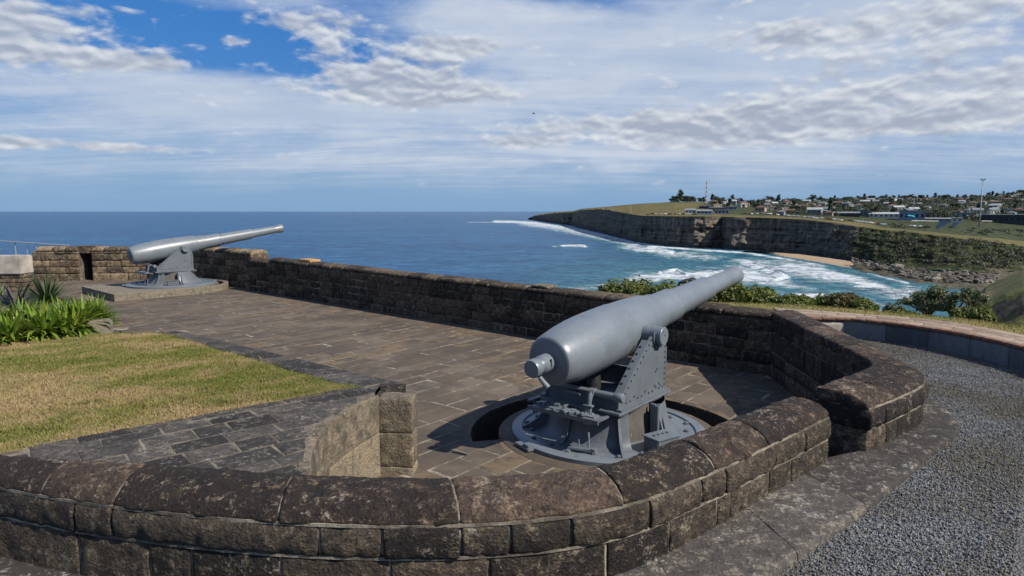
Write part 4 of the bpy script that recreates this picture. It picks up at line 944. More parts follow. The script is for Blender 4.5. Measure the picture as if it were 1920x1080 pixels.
# ------------------------------------------------------------------ left edge: bench wall, railing, plants
mb = MB(); mb.box((-16.75, 19.5, 0.80), (4.2, 0.55, 0.56), 0.06, bev=0.03); root = mb.build('low_wall_top', simple('pale_weathered_render', (0.40, 0.36, 0.315), 0.9, 0.25, 3), None, True, 35)
root.name = 'rendered_slab'; tag(root, 'pale weathered concrete slab raised on brick piers at the left edge', 'concrete slab')
for k, x in enumerate((-17.5, -16.35, -15.15)):
    mb = MB()
    for c_ in range(4): mb.box((x + 0.01 * (c_ % 2), 19.5 + 0.06 * (x + 16.75), 0.07 + 0.135 * c_), (1.0, 0.45, 0.125), 0.06, random.Random(k * 5 + c_).random(), bev=0.015)
    tag(mb.build('brick_pier', M_BACK, None, True, 40), ['brown stone pier under the concrete slab at the frame edge', 'brown stone pier under the middle of the concrete slab', 'brown stone pier under the right end of the concrete slab'][k], 'pier', 'piers under the concrete slab')
root = tag(empty('railing', (-19, 25, 0.2)), 'thin pale metal railing against the sea at the far left', 'railing'); inv = Matrix.Translation(-root.location)
def rr(name, pts_, r):
    m_ = MB(); m_.tube(pts_, r, 8); o = m_.build(name, M_STEEL, root, True, 50); o.matrix_parent_inverse = inv
rr('handrail', [(-24, 25.2, 1.33), (-19.6, 25.0, 1.26), (-17.6, 24.6, 1.16), (-16.6, 24.4, 1.12)], 0.03)
rr('mid_rail', [(-24, 25.2, 0.98), (-19.6, 25.0, 0.92)], 0.012); rr('mid_rail', [(-24, 25.2, 0.62), (-19.6, 25.0, 0.58), (-17.8, 24.6, 0.52)], 0.012)
for x, y, z in ((-21.6, 25.1, 1.3), (-19.9, 25.0, 1.26), (-19.0, 24.9, 1.22), (-18.45, 24.75, 0.95), (-18.05, 24.7, 1.18)): rr('post', [(x, y, 0.0), (x, y, z)], 0.024 if z > 1 else 0.016)

def straps(n, rad, L, wd, rng, droop, spread=1.0, stiff=False, nseg=5, basez=0.0):
    mb = MB()
    for k in range(n):
        a = rng.uniform(0, 2 * math.pi); tilt = (rng.random() ** (0.6 if stiff else 0.8)) * spread; l = L * rng.uniform(0.65, 1.1); w = wd * rng.uniform(0.7, 1.15)
        p = np.array((math.cos(a) * rad * rng.random(), math.sin(a) * rad * rng.random(), basez)); th = math.pi / 2 - tilt * 1.15; dth = droop * rng.uniform(0.5, 1.3) * (0.25 + tilt) / nseg
        side = np.array((-math.sin(a), math.cos(a), 0)); P = []
        for s in range(nseg + 1):
            f = s / nseg; ww = w * (0.55 + 0.9 * f if f < 0.4 else 0.95 * (1 - ((f - 0.4) / 0.6) ** 1.8)) / 2
            P.append([p - side * ww, p + np.array((0, 0, -ww * 0.35)), p + side * ww])
            d = np.array((math.cos(th) * math.cos(a), math.cos(th) * math.sin(a), math.sin(th))); p = p + d * l / nseg; th -= dth
        mb.grid(np.array(P), rng.random())
    return mb
rng = random.Random(51)
spots = []
for k in range(58):
    t_ = rng.random(); s_ = rng.random(); x = -11.6 + 3.5 * t_ + 0.0; y = 10.6 + 2.25 * (t_ ** 1.1) + s_ * (1.9 - 0.8 * t_)
    spots.append((x - 0.75, y))
spots += [(-8.7, 12.75), (-8.75, 12.55), (-8.95, 12.3), (-8.85, 13.0), (-8.95, 12.75), (-9.1, 12.3), (-9.3, 11.9), (-9.55, 11.5), (-9.8, 11.15), (-9.1, 13.2), (-10.2, 10.95), (-9.6, 12.9), (-9.9, 12.2)]
protos = []
for k in range(4):
    root = tag(empty('strap_leaf_plant'), 'bright green strap-leaved plant in the bed at the left edge of the lawn', 'plant', 'strap-leaved plants in the left bed')
    straps(80, 0.09, 0.56, 0.05, rng, 2.0, 0.95).build('leaves', M_STRAP, root, True); protos.append(root)
for i, (x, y) in enumerate(spots):
    o = protos[i] if i < 4 else copy_tree(protos[i % 4])
    o.location = (x, y, float(lz(np.array([x]), np.array([y]))[0]) - 0.01); o.rotation_euler = (0, 0, rng.uniform(0, 6.28)); s_ = rng.uniform(0.95, 1.3); o.scale = (s_, s_, s_)
def spiky(name, label, loc, n, L, wd, mat, spread, droop, h):
    root = tag(empty(name, loc), label, 'plant'); mb = MB(); mb.tube([(0, 0, -0.05), (0.01, 0, h * 0.6), (0, 0.01, h)], [0.05, 0.045, 0.04], 10); mb.build('stem', M_BARK, root, True)
    straps(n, 0.03, L, wd, rng, droop, spread, True, 4, h).build('leaves', mat, root, True)
spiky('spiky_plant', 'tall green spiky plant with fine radiating leaves behind the strap-leaved bed', (-10.75, 14.9, 0.0), 230, 0.86, 0.030, M_SPIKE, 1.35, 0.35, 0.28)
spiky('agave', 'dark bronze agave-like plant with stiff upright leaves beside the spiky green plant', (-11.5, 14.9, 0.0), 30, 0.85, 0.07, M_AGAVE, 0.8, 0.5, 0.1)
spiky('agave', 'small dark spiky plant at the left frame edge below the concrete slab', (-12.1, 14.9, 0.0), 26, 0.55, 0.05, M_AGAVE, 1.0, 0.5, 0.08)
spiky('yellow_green_plant', 'yellow green leafy plant at the left edge in front of the piers', (-13.2, 16.6, 0.0), 60, 0.5, 0.06, M_STRAP, 0.9, 1.2, 0.1)
root = tag(empty('small_shrub', (-21.2, 25.6, 0.2)), 'small yellow green shrub behind the railing', 'shrub')
straps(90, 0.3, 0.62, 0.06, rng, 1.6, 1.0).build('leaves', M_STRAP, root, True)
mb = MB(); mb.box((-8.30, 12.95, 0.08), (0.42, 0.26, 0.30), 0.5, 0.6, bev=0.03); tag(mb.build('border_stone', M_PLINTH, None, True, 40), 'pale grey border stone at the end of the plant bed', 'stone')
mb = MB(); mb.box((-10.85, 14.9, 0.06), (0.9, 0.4, 0.26), 0.3, 0.9, bev=0.05); tag(mb.build('border_stone', M_FOOT, None, True, 40), 'pale flat stone between the agave and the spiky plant', 'stone')

# ------------------------------------------------------------------ bushes and trees on the slope
def leaves(mb, n, ell, size, rng, shell=0.55, lump=0.25, up=0.35):
    """n leaf quads through an uneven ellipsoid (centre, radii)"""
    (cx, cy, cz), (rx, ry, rz_) = ell; d = rng.randn(n, 3); d /= np.linalg.norm(d, axis=1)[:, None]; d[:, 2] = np.where(d[:, 2] < -0.3, -d[:, 2], d[:, 2])
    r = (shell + (1 - shell) * rng.rand(n)) * (1 + lump * fbm(d * 2.2 + np.array((cx, cy, cz)) * 3.1, 3) * 2)
    p = np.array((cx, cy, cz)) + d * r[:, None] * np.array((rx, ry, rz_))
    nn = d + rng.randn(n, 3) * 0.7 + np.array((0, 0, up)); nn /= np.linalg.norm(nn, axis=1)[:, None]
    a = np.cross(nn, rng.randn(n, 3)); a /= np.linalg.norm(a, axis=1)[:, None]; b = np.cross(nn, a); s = size * rng.uniform(0.6, 1.3, n)[:, None]
    vs = np.stack([p - a * s, p + b * s * 0.42 + nn * s * .12, p + a * s, p - b * s * 0.42 + nn * s * .12], 1).reshape(-1, 3)
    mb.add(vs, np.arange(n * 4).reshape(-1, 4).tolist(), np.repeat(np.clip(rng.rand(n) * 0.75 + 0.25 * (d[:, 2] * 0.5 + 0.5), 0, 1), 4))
def ground_at(x, y):
    d_ = np.linalg.norm(EDGE - (x, y), axis=1); k = int(np.argmin(d_)); o_ = float(np.dot(np.array((x, y)) - EDGE[k], NRM[k])); return zin[k] + np.interp(o_, [q[0] for q in prof], [q[1] + (prof2.get(q[0], q[1]) - q[1]) * RW[k] for q in prof])
def bush(label, px, vtop, D, wpx, n, mat, seed, size=0.05, group=None, name='bush'):
    wpx *= 1.22; vtop -= 2; n = int(n * 1.25); c = atD(px, vtop, D); gz = ground_at(c[0], c[1]); w = wpx / F * c[1]; rs = np.random.RandomState(seed); rng_ = random.Random(seed)
    root = tag(empty(name, (c[0], c[1], gz)), label, 'bush', group); mb = MB(); H_ = c[2] - gz; inv_ = np.array((c[0], c[1], gz))
    m3 = MB()
    for k in range(7):
        a = rng_.uniform(0, 6.28); rr_ = rng_.random() * w * 0.30
        h_ = H_ * rng_.uniform(0.70, 0.95) if k else H_ * 0.92
        x, y = math.cos(a) * rr_ * 1.35, math.sin(a) * rr_
        leaves(mb, n // 7, ((x, y, h_ * 0.55), (w * 0.24, w * 0.24, h_ * 0.46)), size, rs)
        m3.tube([(x * .2, y * .2, 0), (x * .6, y * .6, h_ * .3), (x, y, h_ * .6)], [0.03, 0.02, 0.01], 6)
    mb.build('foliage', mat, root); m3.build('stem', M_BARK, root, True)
G_ = 'bushes on the slope beyond the wall'
bush('dark green dense bush left of the near gun barrel, just beyond the long wall', 1180, 519, 15.5, 105, 5200, M_BUSH, 1, group=G_)
bush('yellow green bush directly behind the near gun barrel beside the surf rock', 1248, 526, 15.0, 95, 4600, M_BUSH, 2, group=G_)
bush('dense green bush right below the gun muzzle', 1372, 530, 14.2, 90, 4600, M_BUSH, 3, group=G_)
bush('broad yellow green bush right of the gun muzzle, sloping down to the right', 1430, 538, 14.4, 110, 5200, M_BUSH, 4, group=G_)
bush('low green bush at the right end of the bush row near the muzzle', 1482, 552, 14.2, 70, 3000, M_BUSH, 5, group=G_)
bush('small dark bush left of the brownish bush', 1540, 548, 15.0, 56, 2600, M_BUSH, 6, group=G_)
bush('brown tinged rounded bush between the muzzle bushes and the windswept trees', 1578, 550, 14.4, 90, 4200, M_BUSHB, 7, group=G_)
bush('low green bush tapering toward the surf right of the brownish bush', 1622, 562, 14.2, 62, 2600, M_BUSH, 8, group=G_)
bush('dark purple green shrub left of the two windswept trees', 1678, 566, 20.0, 46, 1500, M_BUSHB, 9, 0.06, group=G_)
bush('light green shrub at the foot of the left windswept tree', 1692, 574, 17.0, 44, 1700, M_BUSH, 10, group=G_)
bush('bright green round shrub right of the windswept trees', 1848, 574, 16.0, 56, 2200, M_BUSH, 12, group=G_)
bush('dark shrub under the right windswept tree', 1806, 574, 18.0, 44, 1500, M_BUSH, 14, group=G_)
bush('low yellow tuft peeking over the long wall', 1118, 546, 16.5, 30, 700, M_BUSH, 15, group=G_)
def wind_tree(label, px, vtop, D, spread, seed, n):
    c = atD(px, vtop, D); gz = ground_at(c[0], c[1]); H_ = c[2] - gz; rs = np.random.RandomState(seed); rng_ = random.Random(seed)
    root = tag(empty('windswept_tree', (c[0], c[1], gz)), label, 'tree', 'windswept trees at the cliff edge'); mb = MB(); lf = MB()
    sw = spread / F * c[1]; mb.tube([(0, 0, -0.1), (0.02, 0, H_ * 0.25), (0.04, 0, H_ * 0.42)], [0.07, 0.055, 0.05], 10)
    for k in range(11):
        a = rng_.uniform(0, 6.28); e = rng_.uniform(0.35, 0.52); x, y, z = math.cos(a) * sw * e + 0.04, math.sin(a) * sw * e * 0.8, H_ * rng_.uniform(0.60, 0.96) * (1.04 - e * 0.30)
        mb.tube([(0.04, 0, H_ * 0.38), (x * 0.35, y * 0.35, H_ * 0.54), (x * 0.8, y * 0.8, z * 0.92), (x, y, z)], [0.035, 0.025, 0.014, 0.006], 7)
        leaves(lf, n // 11, ((x, y, z), (sw * 0.18, sw * 0.18, H_ * 0.115)), 0.036, rs, 0.2, 0.4, 0.5)
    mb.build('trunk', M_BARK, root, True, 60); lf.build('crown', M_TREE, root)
wind_tree('windswept dark tree with short forked trunk, left one of the pair by the path', 1742, 530, 20, 92, 1, 7600)
wind_tree('windswept tree with open pale branches, middle of the trees beyond the path', 1792, 528, 19.5, 84, 2, 6400)
wind_tree('thin pale-trunked tree right of the two windswept trees', 1828, 538, 19, 46, 3, 1800)

# ------------------------------------------------------------------ headland across the bay
#        u, base row, top row, setback of the cliff top (m), skyline row, ridge distance (m), scrub
KEYS = [(990, 411.5, 410.5, 6, 409.5, 2500, 0), (1003, 413, 405, 8, 403.5, 2450, 0), (1040, 418, 399.5, 10, 397.5, 2000, 0), (1075, 423, 398, 10, 395, 1700, 0), (1090, 427, 393.5, 12, 391, 1500, 0),
        (1130, 437, 392.5, 14, 388, 1250, 0), (1170, 447, 400, 14, 384, 1100, 0), (1200, 455, 404.5, 12, 381.5, 1050, 0), (1260, 462, 405.5, 10, 378.5, 1000, 0), (1330, 467, 406, 10, 378, 1050, 0),
        (1420, 470, 408, 12, 379, 1150, 0.0), (1500, 476, 411.5, 16, 378, 1300, 0.1), (1560, 484, 418, 24, 375.5, 1400, 0.35), (1600, 490, 423.5, 36, 374, 1450, 0.65), (1650, 497, 430, 55, 373, 1500, 1),
        (1700, 502, 435, 60, 372, 1550, 1), (1750, 507, 441, 60, 372, 1600, 1), (1800, 510, 447, 60, 371, 1700, 1), (1850, 511, 452.5, 60, 367, 1850, 1), (1920, 508, 461, 60, 357, 2100, 1), (2050, 500, 474, 60, 345, 2400, 1), (2300, 500, 480, 60, 340, 2600, 1)]
KA = np.array(KEYS, float)
US = np.concatenate([np.arange(990, 1960, 2.0), np.arange(1960, 2301, 10.0)])
kv = [np.interp(US, KA[:, 0], KA[:, i]) for i in range(7)]
def D_of(v, z): return np.array([math.hypot(*at(u_, v_, z)[:2]) for u_, v_ in zip(US, v)])
Db = D_of(kv[1], -30.0)
Db = Db + np.interp(US, [1285, 1300, 1348, 1368], [0, 0, 30, 0]) + np.interp(US, [1090, 1100, 1118, 1128], [0, 0, 15, 0]) + np.interp(US, [1050, 1056, 1070, 1080], [0, 0, 70, 0])
ang = np.arctan2((US - 960) / F, CP + 0.0 * US)
def ray(u, v, D): return np.array([atD(a, b, c) for a, b, c in zip(u, v, D)])
arcl0 = np.r_[0, np.cumsum(np.abs(np.diff(Db)) + 1.0)]
Dt = Db + kv[3]; ztop = ray(US, kv[2], Dt)[:, 2] + np.interp(US, [990, 1004, 1120, 1180], [0, 3.0, 3.0, 0]) * fbm(np.c_[arcl0 * 0.02, 0 * US, 0 * US + 3], 4); zrid = ray(US, kv[4], kv[5])[:, 2]
dirs = np.stack([np.sin(ang), np.cos(ang)], 1)
xy0 = dirs * Db[:, None]
arcl = np.r_[0, np.cumsum(np.linalg.norm(np.diff(xy0, axis=0), axis=1))]
NCL, NIN = 34, 60
rows, zone_top, zone_scrub, vs_ = [], [], [], []
fade = np.clip((US - 990) / 25, 0, 1)
for i in range(NCL):
    s = i / (NCL - 1); zb = -31.5 + 2.0 * kv[6]; z = zb + (ztop - zb) * s
    st = np.floor(s * 7 + 0.6 * fbm(np.c_[arcl * 0.012, 0 * arcl, 0 * arcl + 5], 2)) / 7
    Dd = Db + kv[3] * (0.55 * s + 0.45 * st)
    q = np.c_[arcl * 0.05, np.full(len(US), s * 2.0), 0 * arcl]
    nz = (7.0 * fbm(q, 4) + 2.6 * pnoise(np.c_[arcl * 0.03, np.full(len(US), s * 14.0), 0 * arcl]) + 3.0 * fbm(np.c_[arcl * 0.16, z * 0.22, 0 * arcl], 3) + 5.0 * np.abs(pnoise(np.c_[arcl * 0.075, z * 0.012, 0 * arcl + 7])) + 2.5 * np.abs(pnoise(np.c_[arcl * 0.19, z * 0.02, 0 * arcl + 3]))) * np.interp(Db, [500, 800, 1500], [1.2, 1.7, 4.0])
    wgt = math.sin(math.pi * min(1, max(0.0, s * 0.94 + 0.06))) ** 0.5
    Dd = Dd + nz * wgt * fade * (1 - 0.3 * kv[6])
    z = z + 2.5 * fbm(np.c_[arcl * 0.04, np.full(len(US), s * 3), 0 * arcl + 9], 3) * wgt * kv[6]
    rows.append(np.c_[dirs * Dd[:, None], z]); zone_top.append(np.full(len(US), 1.0 if s > 0.99 else 0.0)); zone_scrub.append(kv[6])
for i in range(1, NIN + 1):
    t = (i / NIN) ** 1.35; D_ = Dt + (kv[5] - Dt) * t; f = np.where(US < 1180, t ** 0.85, t ** 1.0)
    z = ztop + (zrid - ztop) * f; z = z + min(1, i / 6) * 1.2 * fbm(np.c_[dirs * D_[:, None] * 0.012, 0 * arcl + 2], 4) * np.where(US < 1200, 0.4, 1.0) * (1 - 0.7 * t)
    rows.append(np.c_[dirs * D_[:, None], z]); zone_top.append(np.full(len(US), 1.0)); zone_scrub.append(kv[6])
for k, (dD, dz) in enumerate(((120, -4), (400, -25), (900, -70))):
    D_ = kv[5] + dD; rows.append(np.c_[dirs * D_[:, None], zrid + dz]); zone_top.append(np.full(len(US), 1.0)); zone_scrub.append(kv[6])
HR = np.array(rows)
def headland_mat():
    m_, g = material('headland'); P = g.pos(); zc = g.xyz(P)[2]; top = g.attr('top'); sc_ = g.attr('scrub'); inl = g.attr('inland')
    n = g.noise(P, 0.035, 6, 0.65, 0.6); f = g.noise(P, 0.22, 6, 0.7); lay = g.noise(g.mapv(P, (0.012, 0.012, 0.55)), 1.0, 5, 0.6, 0.4); v = g.noise(g.mapv(P, (0.25, 0.25, 0.03)), 1.0, 5, 0.65)
    rock = g.mix((lay * .45 + f * .35 + v * .40).ss(0.44, 0.76), (0.055, 0.052, 0.052), (0.24, 0.20, 0.155))
    rock = g.mix((f * .6 + v * .4).ss(0.52, 0.66) * 0.6, rock, (0.34, 0.285, 0.20))
    rock = g.mix(zc.ss(-29, -24, 0.5, 0.0), rock, (0.04, 0.036, 0.034))
    scrub = g.mix(f.ss(0.35, 0.68), (0.018, 0.028, 0.014), (0.075, 0.085, 0.030))
    scrub = g.mix((n + (f - .5) * .5).ss(0.56, 0.66) * 0.7, scrub, (0.13, 0.105, 0.08))
    scrub = g.mix(g.noise(g.mapv(P, loc=(50, 0, 0)), 0.06, 5, 0.65).ss(0.57, 0.66) * 0.8, scrub, (0.09, 0.115, 0.03))
    grass = g.mix((n * .6 + f * .5).ss(0.40, 0.66), (0.185, 0.145, 0.068), (0.115, 0.112, 0.042))
    grass = g.mix((inl + (f - .5) * 0.8 + (n - .5) * 0.5).ss(0.05, 0.30), grass, g.mix(f.ss(0.4, 0.7), (0.03, 0.045, 0.022), (0.10, 0.105, 0.042)))
    slope = g.mix((sc_ + (n - .5) * 0.9 + (f - .5) * 0.4).ss(0.35, 0.75), rock, scrub)
    c = g.mix(top, slope, grass)
    finish(g, c, 0.95, g.bump(f + lay, 0.9, 2.0), 0.15); return m_
inland = np.zeros(HR.shape[:2])
for i in range(NIN + 4): inland[NCL + i - 1 if i == 0 else min(NCL + i, HR.shape[0]) - 1] = np.clip((i / NIN - 0.05) * 2.0, 0, 1) * np.clip((US - 1290) / 120, 0, 1)
inland = np.maximum(inland, np.clip((US - 1600) / 80, 0, 1)[None] * 0.55 * (np.arange(HR.shape[0])[:, None] > NCL + 2))
mb = MB(); mb.grid(HR[:, ::-1]); rv = lambda a: np.array(a)[:, ::-1].reshape(-1)
tag(mb.build('headland', headland_mat(), None, True, 60, {'top': rv(zone_top), 'scrub': rv(zone_scrub), 'inland': rv(inland)}), kind='structure')
def proj_v(p):
    z = p[..., 2] - CH; f = p[..., 1] * CP - z * SP; return 540 - F * (p[..., 1] * SP + z * CP) / f
HV = proj_v(HR)
def on_head(u, v=None, t=None):           # a point of the inland surface, by photo row or by inland fraction
    j = int(np.clip(np.interp(u, US, np.arange(len(US))), 0, len(US) - 1)); c = HR[NCL - 1:NCL + NIN, j]
    if v is not None:
        vv = np.minimum.accumulate(HV[NCL - 1:NCL + NIN, j]); i = float(np.interp(-v, -vv, np.arange(len(vv))))
    else: i = t * NIN
    k = min(int(i), NIN - 1); return Vector(c[k] + (c[k + 1] - c[k]) * (i - k))

# beach, rock shelf
def strip(name, mat, us, vw, vbk, zw, zb, n=8, amp=0.3):
    rr_ = []
    for k in range(n):
        s = k / (n - 1); row = []
        for u_ in us:
            a = np.array(at(u_, np.interp(u_, *vw), zw)); b = np.array(at(u_, np.interp(u_, US, kv[1]) + 1.0 if vbk is None else np.interp(u_, *vbk), zb)); d = b - a; row.append(a + d * s * 1.04)
        row = np.array(row); row[:, 2] = zw + (zb - zw) * s + amp * fbm(np.c_[row[:, :2] * 0.12, 0 * row[:, 0]], 4); rr_.append(row)
    m_ = MB(); m_.grid(np.array(rr_)); return tag(m_.build(name, mat, None, True), kind='structure')
M_SAND = simple('beach_sand', (0.40, 0.285, 0.175), 0.95, 0.15, 0.4)
M_SHELF = stone_mat("wet_rock_shelf", (0.035, 0.032, 0.026), (0.15, 0.13, 0.085), (0.20, 0.17, 0.10), (0.26, 0.24, 0.20), 0.0, 0.4, 0.6, 0.9, 22.0)
strip('beach', M_SAND, np.arange(1395, 1640, 5), ([1395, 1430, 1470, 1540, 1600, 1640], [470.5, 474, 482, 494, 506, 514]), None, -30.25, -28.6, 8, 0.1)
strip('rock_shelf', M_SHELF, np.arange(1600, 2000, 2.5), ([1600, 1620, 1640, 1655, 1675, 1700, 1730, 1760, 1850, 2000], [506, 513, 514, 520, 522, 530, 534, 541, 556, 575]), None, -30.35, -27.4, 30, 1.5)

# right hand spur
sp = []
us_ = np.arange(1806, 2260, 4.0)
for k, (dv, D_) in enumerate(((30, 125), (6, 96), (0, 84), (4, 78), (10, 71), (18, 65), (27, 60), (33, 57), (37, 55.8), (46, 55.3), (56, 55.0), (66, 54.6), (76, 54.4), (86, 54.0), (98, 53.2), (125, 49), (160, 45))):
    sk = np.interp(us_, [1806, 1830, 1846, 1870, 1920, 2000, 2260], [596, 560, 541, 529, 507, 490, 468])
    pp = ray(us_, sk + dv * np.interp(us_, [1806, 1860], [0.35, 1]), np.full(len(us_), float(D_)))
    if k > 6: pp[:, :2] += 2.2 * fbm(np.c_[pp[:, 0] * 0.25, pp[:, 2] * 0.4, 0 * us_], 4)[:, None] * dirs[100]
    pp[:, 2] += 0.35 * fbm(np.c_[pp[:, :2] * 0.2, 0 * us_ + 4], 3) * (k > 1); sp.append(pp)
sp[0][:, 2] = -31
def spur_mat():
    m_, g = material('spur'); P = g.pos(); nz = g.xyz(V(g, g.node('ShaderNodeNewGeometry').outputs['Normal']))[2]; n = g.noise(P, 0.25, 5, 0.6); f = g.noise(P, 1.6, 7, 0.7)
    gr = g.mix((n * .7 + f * .35).ss(0.38, 0.62), (0.22, 0.17, 0.085), (0.115, 0.14, 0.04)); rk = g.mix((f * .7 + n * .3).ss(0.36, 0.64), (0.11, 0.085, 0.062), (0.46, 0.36, 0.24))
    c = g.mix((nz + (f - .5) * .25).ss(0.52, 0.72), rk, gr); finish(g, c, 0.95, g.bump(f, 1.0, 0.4), 0.2); return m_
mb = MB(); mb.grid(np.array(sp)[:, ::-1]); tag(mb.build('spur', spur_mat(), None, True, 50), kind='structure')

# rocks
def boulder_mesh(name, seed, mat, squash=0.65, sub=3):
    bm = bmesh.new(); bmesh.ops.create_icosphere(bm, subdivisions=sub, radius=1.0); rs = random.Random(seed)
    planes = [(Vector((rs.gauss(0, 1), rs.gauss(0, 1), rs.gauss(0, 1))).normalized(), rs.uniform(0.5, 0.85)) for _ in range(9)]
    for v in bm.verts:
        for n_, d_ in planes:
            e = v.co.dot(n_) - d_
            if e > 0: v.co -= n_ * e
    co = np.array([v.co[:] for v in bm.verts]); a = 0.10 * fbm(co * 2.0 + seed, 4)
    for v, k in zip(bm.verts, a): v.co *= 1 + k; v.co.z *= squash
    me = bpy.data.meshes.new(name); bm.to_mesh(me); bm.free(); me.materials.append(mat); return me
M_BOULD = simple('pale_boulder', (0.19, 0.165, 0.135), 0.9, 0.45, 0.9); M_BOULD2 = simple('dark_boulder', (0.085, 0.08, 0.075), 0.9, 0.4, 0.6)
bms = [boulder_mesh('boulder', k, M_BOULD if k % 3 else M_BOULD2) for k in range(6)]
rng = random.Random(99)
for k in range(280):
    u_ = rng.uniform(1598, 1870); f = rng.random() ** (0.8 if u_ < 1690 else 0.5) * (1 if u_ < 1690 else 1.35); vb_ = np.interp(u_, US, kv[1]); vw_ = np.interp(u_, [1600, 1640, 1700, 1760, 1850], [506, 515, 528, 536, 540])
    v_ = vb_ - 7 + (vw_ - vb_) * 0.66 * f; i = rng.randrange(6); o = bpy.data.objects.new('boulder', bms[i]); COL.objects.link(o)
    s_ = 1 - min(1, max(0, (v_ - vb_) / (vw_ - vb_))); o.location = at(u_, v_, -30.2 + 2.9 * s_ + 0.5); s = rng.uniform(0.25, 1.0) * (2.0 if rng.random() < 0.12 else 1); o.scale = (s * rng.uniform(1, 1.8), s * rng.uniform(1, 1.6), s); o.rotation_euler = (rng.uniform(-.3, .3), rng.uniform(-.3, .3), rng.uniform(0, 6))
    tag(o, 'pale tan boulder among the rubble at the foot of the far slope' if i % 3 else 'dark grey boulder among the rubble at the foot of the far slope', 'boulder', 'pale boulders along the far shore' if i % 3 else 'dark boulders along the far shore')
o = bpy.data.objects.new('surf_rock', boulder_mesh('surf_rock', 41, simple('basalt', (0.035, 0.035, 0.038), 0.8, 0.3, 0.8), 1.0, 4)); COL.objects.link(o); o.location = at(1292, 538, -30.2); o.scale = (5.2, 4.5, 4.6); o.rotation_euler = (0.3, 0.1, 0.4)
tag(o, 'dark pointed rock standing in the surf behind the near gun barrel', 'rock')
o = bpy.data.objects.new('surf_rock', bpy.data.objects['surf_rock'].data); COL.objects.link(o); o.location = at(1314, 536, -30.6); o.scale = (5.0, 4, 2.4)
tag(o, 'lower flat dark rock in the surf just right of the pointed one', 'rock')

# ------------------------------------------------------------------ sea
su = np.concatenate([np.arange(-1400, 900, 14), np.arange(900, 1720, 1.6), np.arange(1720, 3000, 14)])
sv = np.concatenate([396.0 + np.array([0.55, 0.7, 0.9, 1.2, 1.7, 2.3, 3.1, 4, 5, 6, 7, 8, 9, 10, 11]), np.arange(408, 590, 0.8), np.arange(590, 720, 6), [760, 850, 1000]])
UU, VV = np.meshgrid(su, sv)
x_ = (UU - 960) / F; y_ = (540 - VV) / F; dy = CP + y_ * SP; dz = -SP + y_ * CP; T = (-30 - CH) / dz
SEA = np.stack([x_ * T, dy * T, np.full_like(T, -30.0)], -1)
def seg_d(pts, wpx):                       # normalised closeness to a line of breakers
    best = np.full(UU.shape, 1e9)
    for (ax, ay), (bx, by) in zip(pts[:-1], pts[1:]):
        t = np.clip(((UU - ax) * (bx - ax) + (VV - ay) * (by - ay) * 9) / ((bx - ax) ** 2 + 9 * (by - ay) ** 2 + 1e-9), 0, 1)
        best = np.minimum(best, ((UU - ax - t * (bx - ax)) / 3) ** 2 + (VV - ay - t * (by - ay)) ** 2)
    return np.exp(-best / wpx ** 2)
foam = np.zeros(UU.shape)
def addf(a): 
    global foam; foam = np.maximum(foam, a)
addf(0.95 * seg_d([(930, 415.5), (960, 416), (1000, 418), (1040, 424), (1090, 432), (1130, 441), (1170, 451), (1195, 458)], 2.6))
addf(0.62 * seg_d([(985, 419), (1040, 427), (1090, 437), (1150, 450), (1190, 460)], 6.0))
addf(1.1 * seg_d([(1197, 468), (1225, 469), (1255, 473)], 4.5) * (VV > 462)); addf(1.2 * seg_d([(1215, 463.5), (1232, 464), (1256, 473)], 1.5))
addf(1.05 * seg_d([(1052, 461), (1070, 460), (1092, 460), (1096, 462)], 1.6)); addf(0.5 * seg_d([(1040, 462), (1098, 462)], 2.4))
addf(0.9 * seg_d([(1195, 456), (1250, 464), (1330, 470), (1400, 474), (1470, 486), (1540, 498), (1600, 509), (1650, 519), (1700, 531)], 2.2))
addf(0.60 * seg_d([(1180, 463), (1260, 476), (1340, 484), (1420, 492), (1480, 500)], 9))
addf(0.74 * seg_d([(1480, 500), (1560, 516), (1640, 532), (1690, 548)], 17))
addf(0.72 * seg_d([(1380, 506), (1440, 528), (1520, 556), (1620, 575)], 15))
addf(1.15 * seg_d([(1372, 486), (1400, 490), (1440, 503), (1468, 516)], 2.0)); addf(0.95 * seg_d([(1395, 492), (1440, 508), (1470, 519), (1448, 526)], 5))
addf(1.1 * seg_d([(1236, 512), (1268, 506), (1286, 516)], 2.0)); addf(0.80 * seg_d([(1200, 522), (1260, 516), (1330, 516), (1420, 520)], 11)); addf(0.52 * seg_d([(1040, 546), (1110, 538), (1180, 532)], 6))
addf(0.55 * seg_d([(1310, 500), (1340, 502), (1380, 500)], 3))
addf(0.55 * seg_d([(930, 417), (880, 416.5)], 1.0))
foam *= 1 - 0.75 * seg_d([(1560, 492 + 8), (1610, 512), (1680, 536)], 5) * (UU > 1530)
foam *= 1 - 0.7 * seg_d([(1240, 492), (1320, 496), (1390, 480)], 5)
foam *= 1 - 0.8 * seg_d([(1490, 545), (1420, 538), (1390, 545)], 6)
shal = np.clip((VV - 425) / 110, 0, 1) ** 0.8 * np.clip((UU - 720) / 600, 0, 1); shal = np.clip(shal + 0.55 * foam, 0, 1)
far = np.clip((VV - 396) / 40, 0, 1)
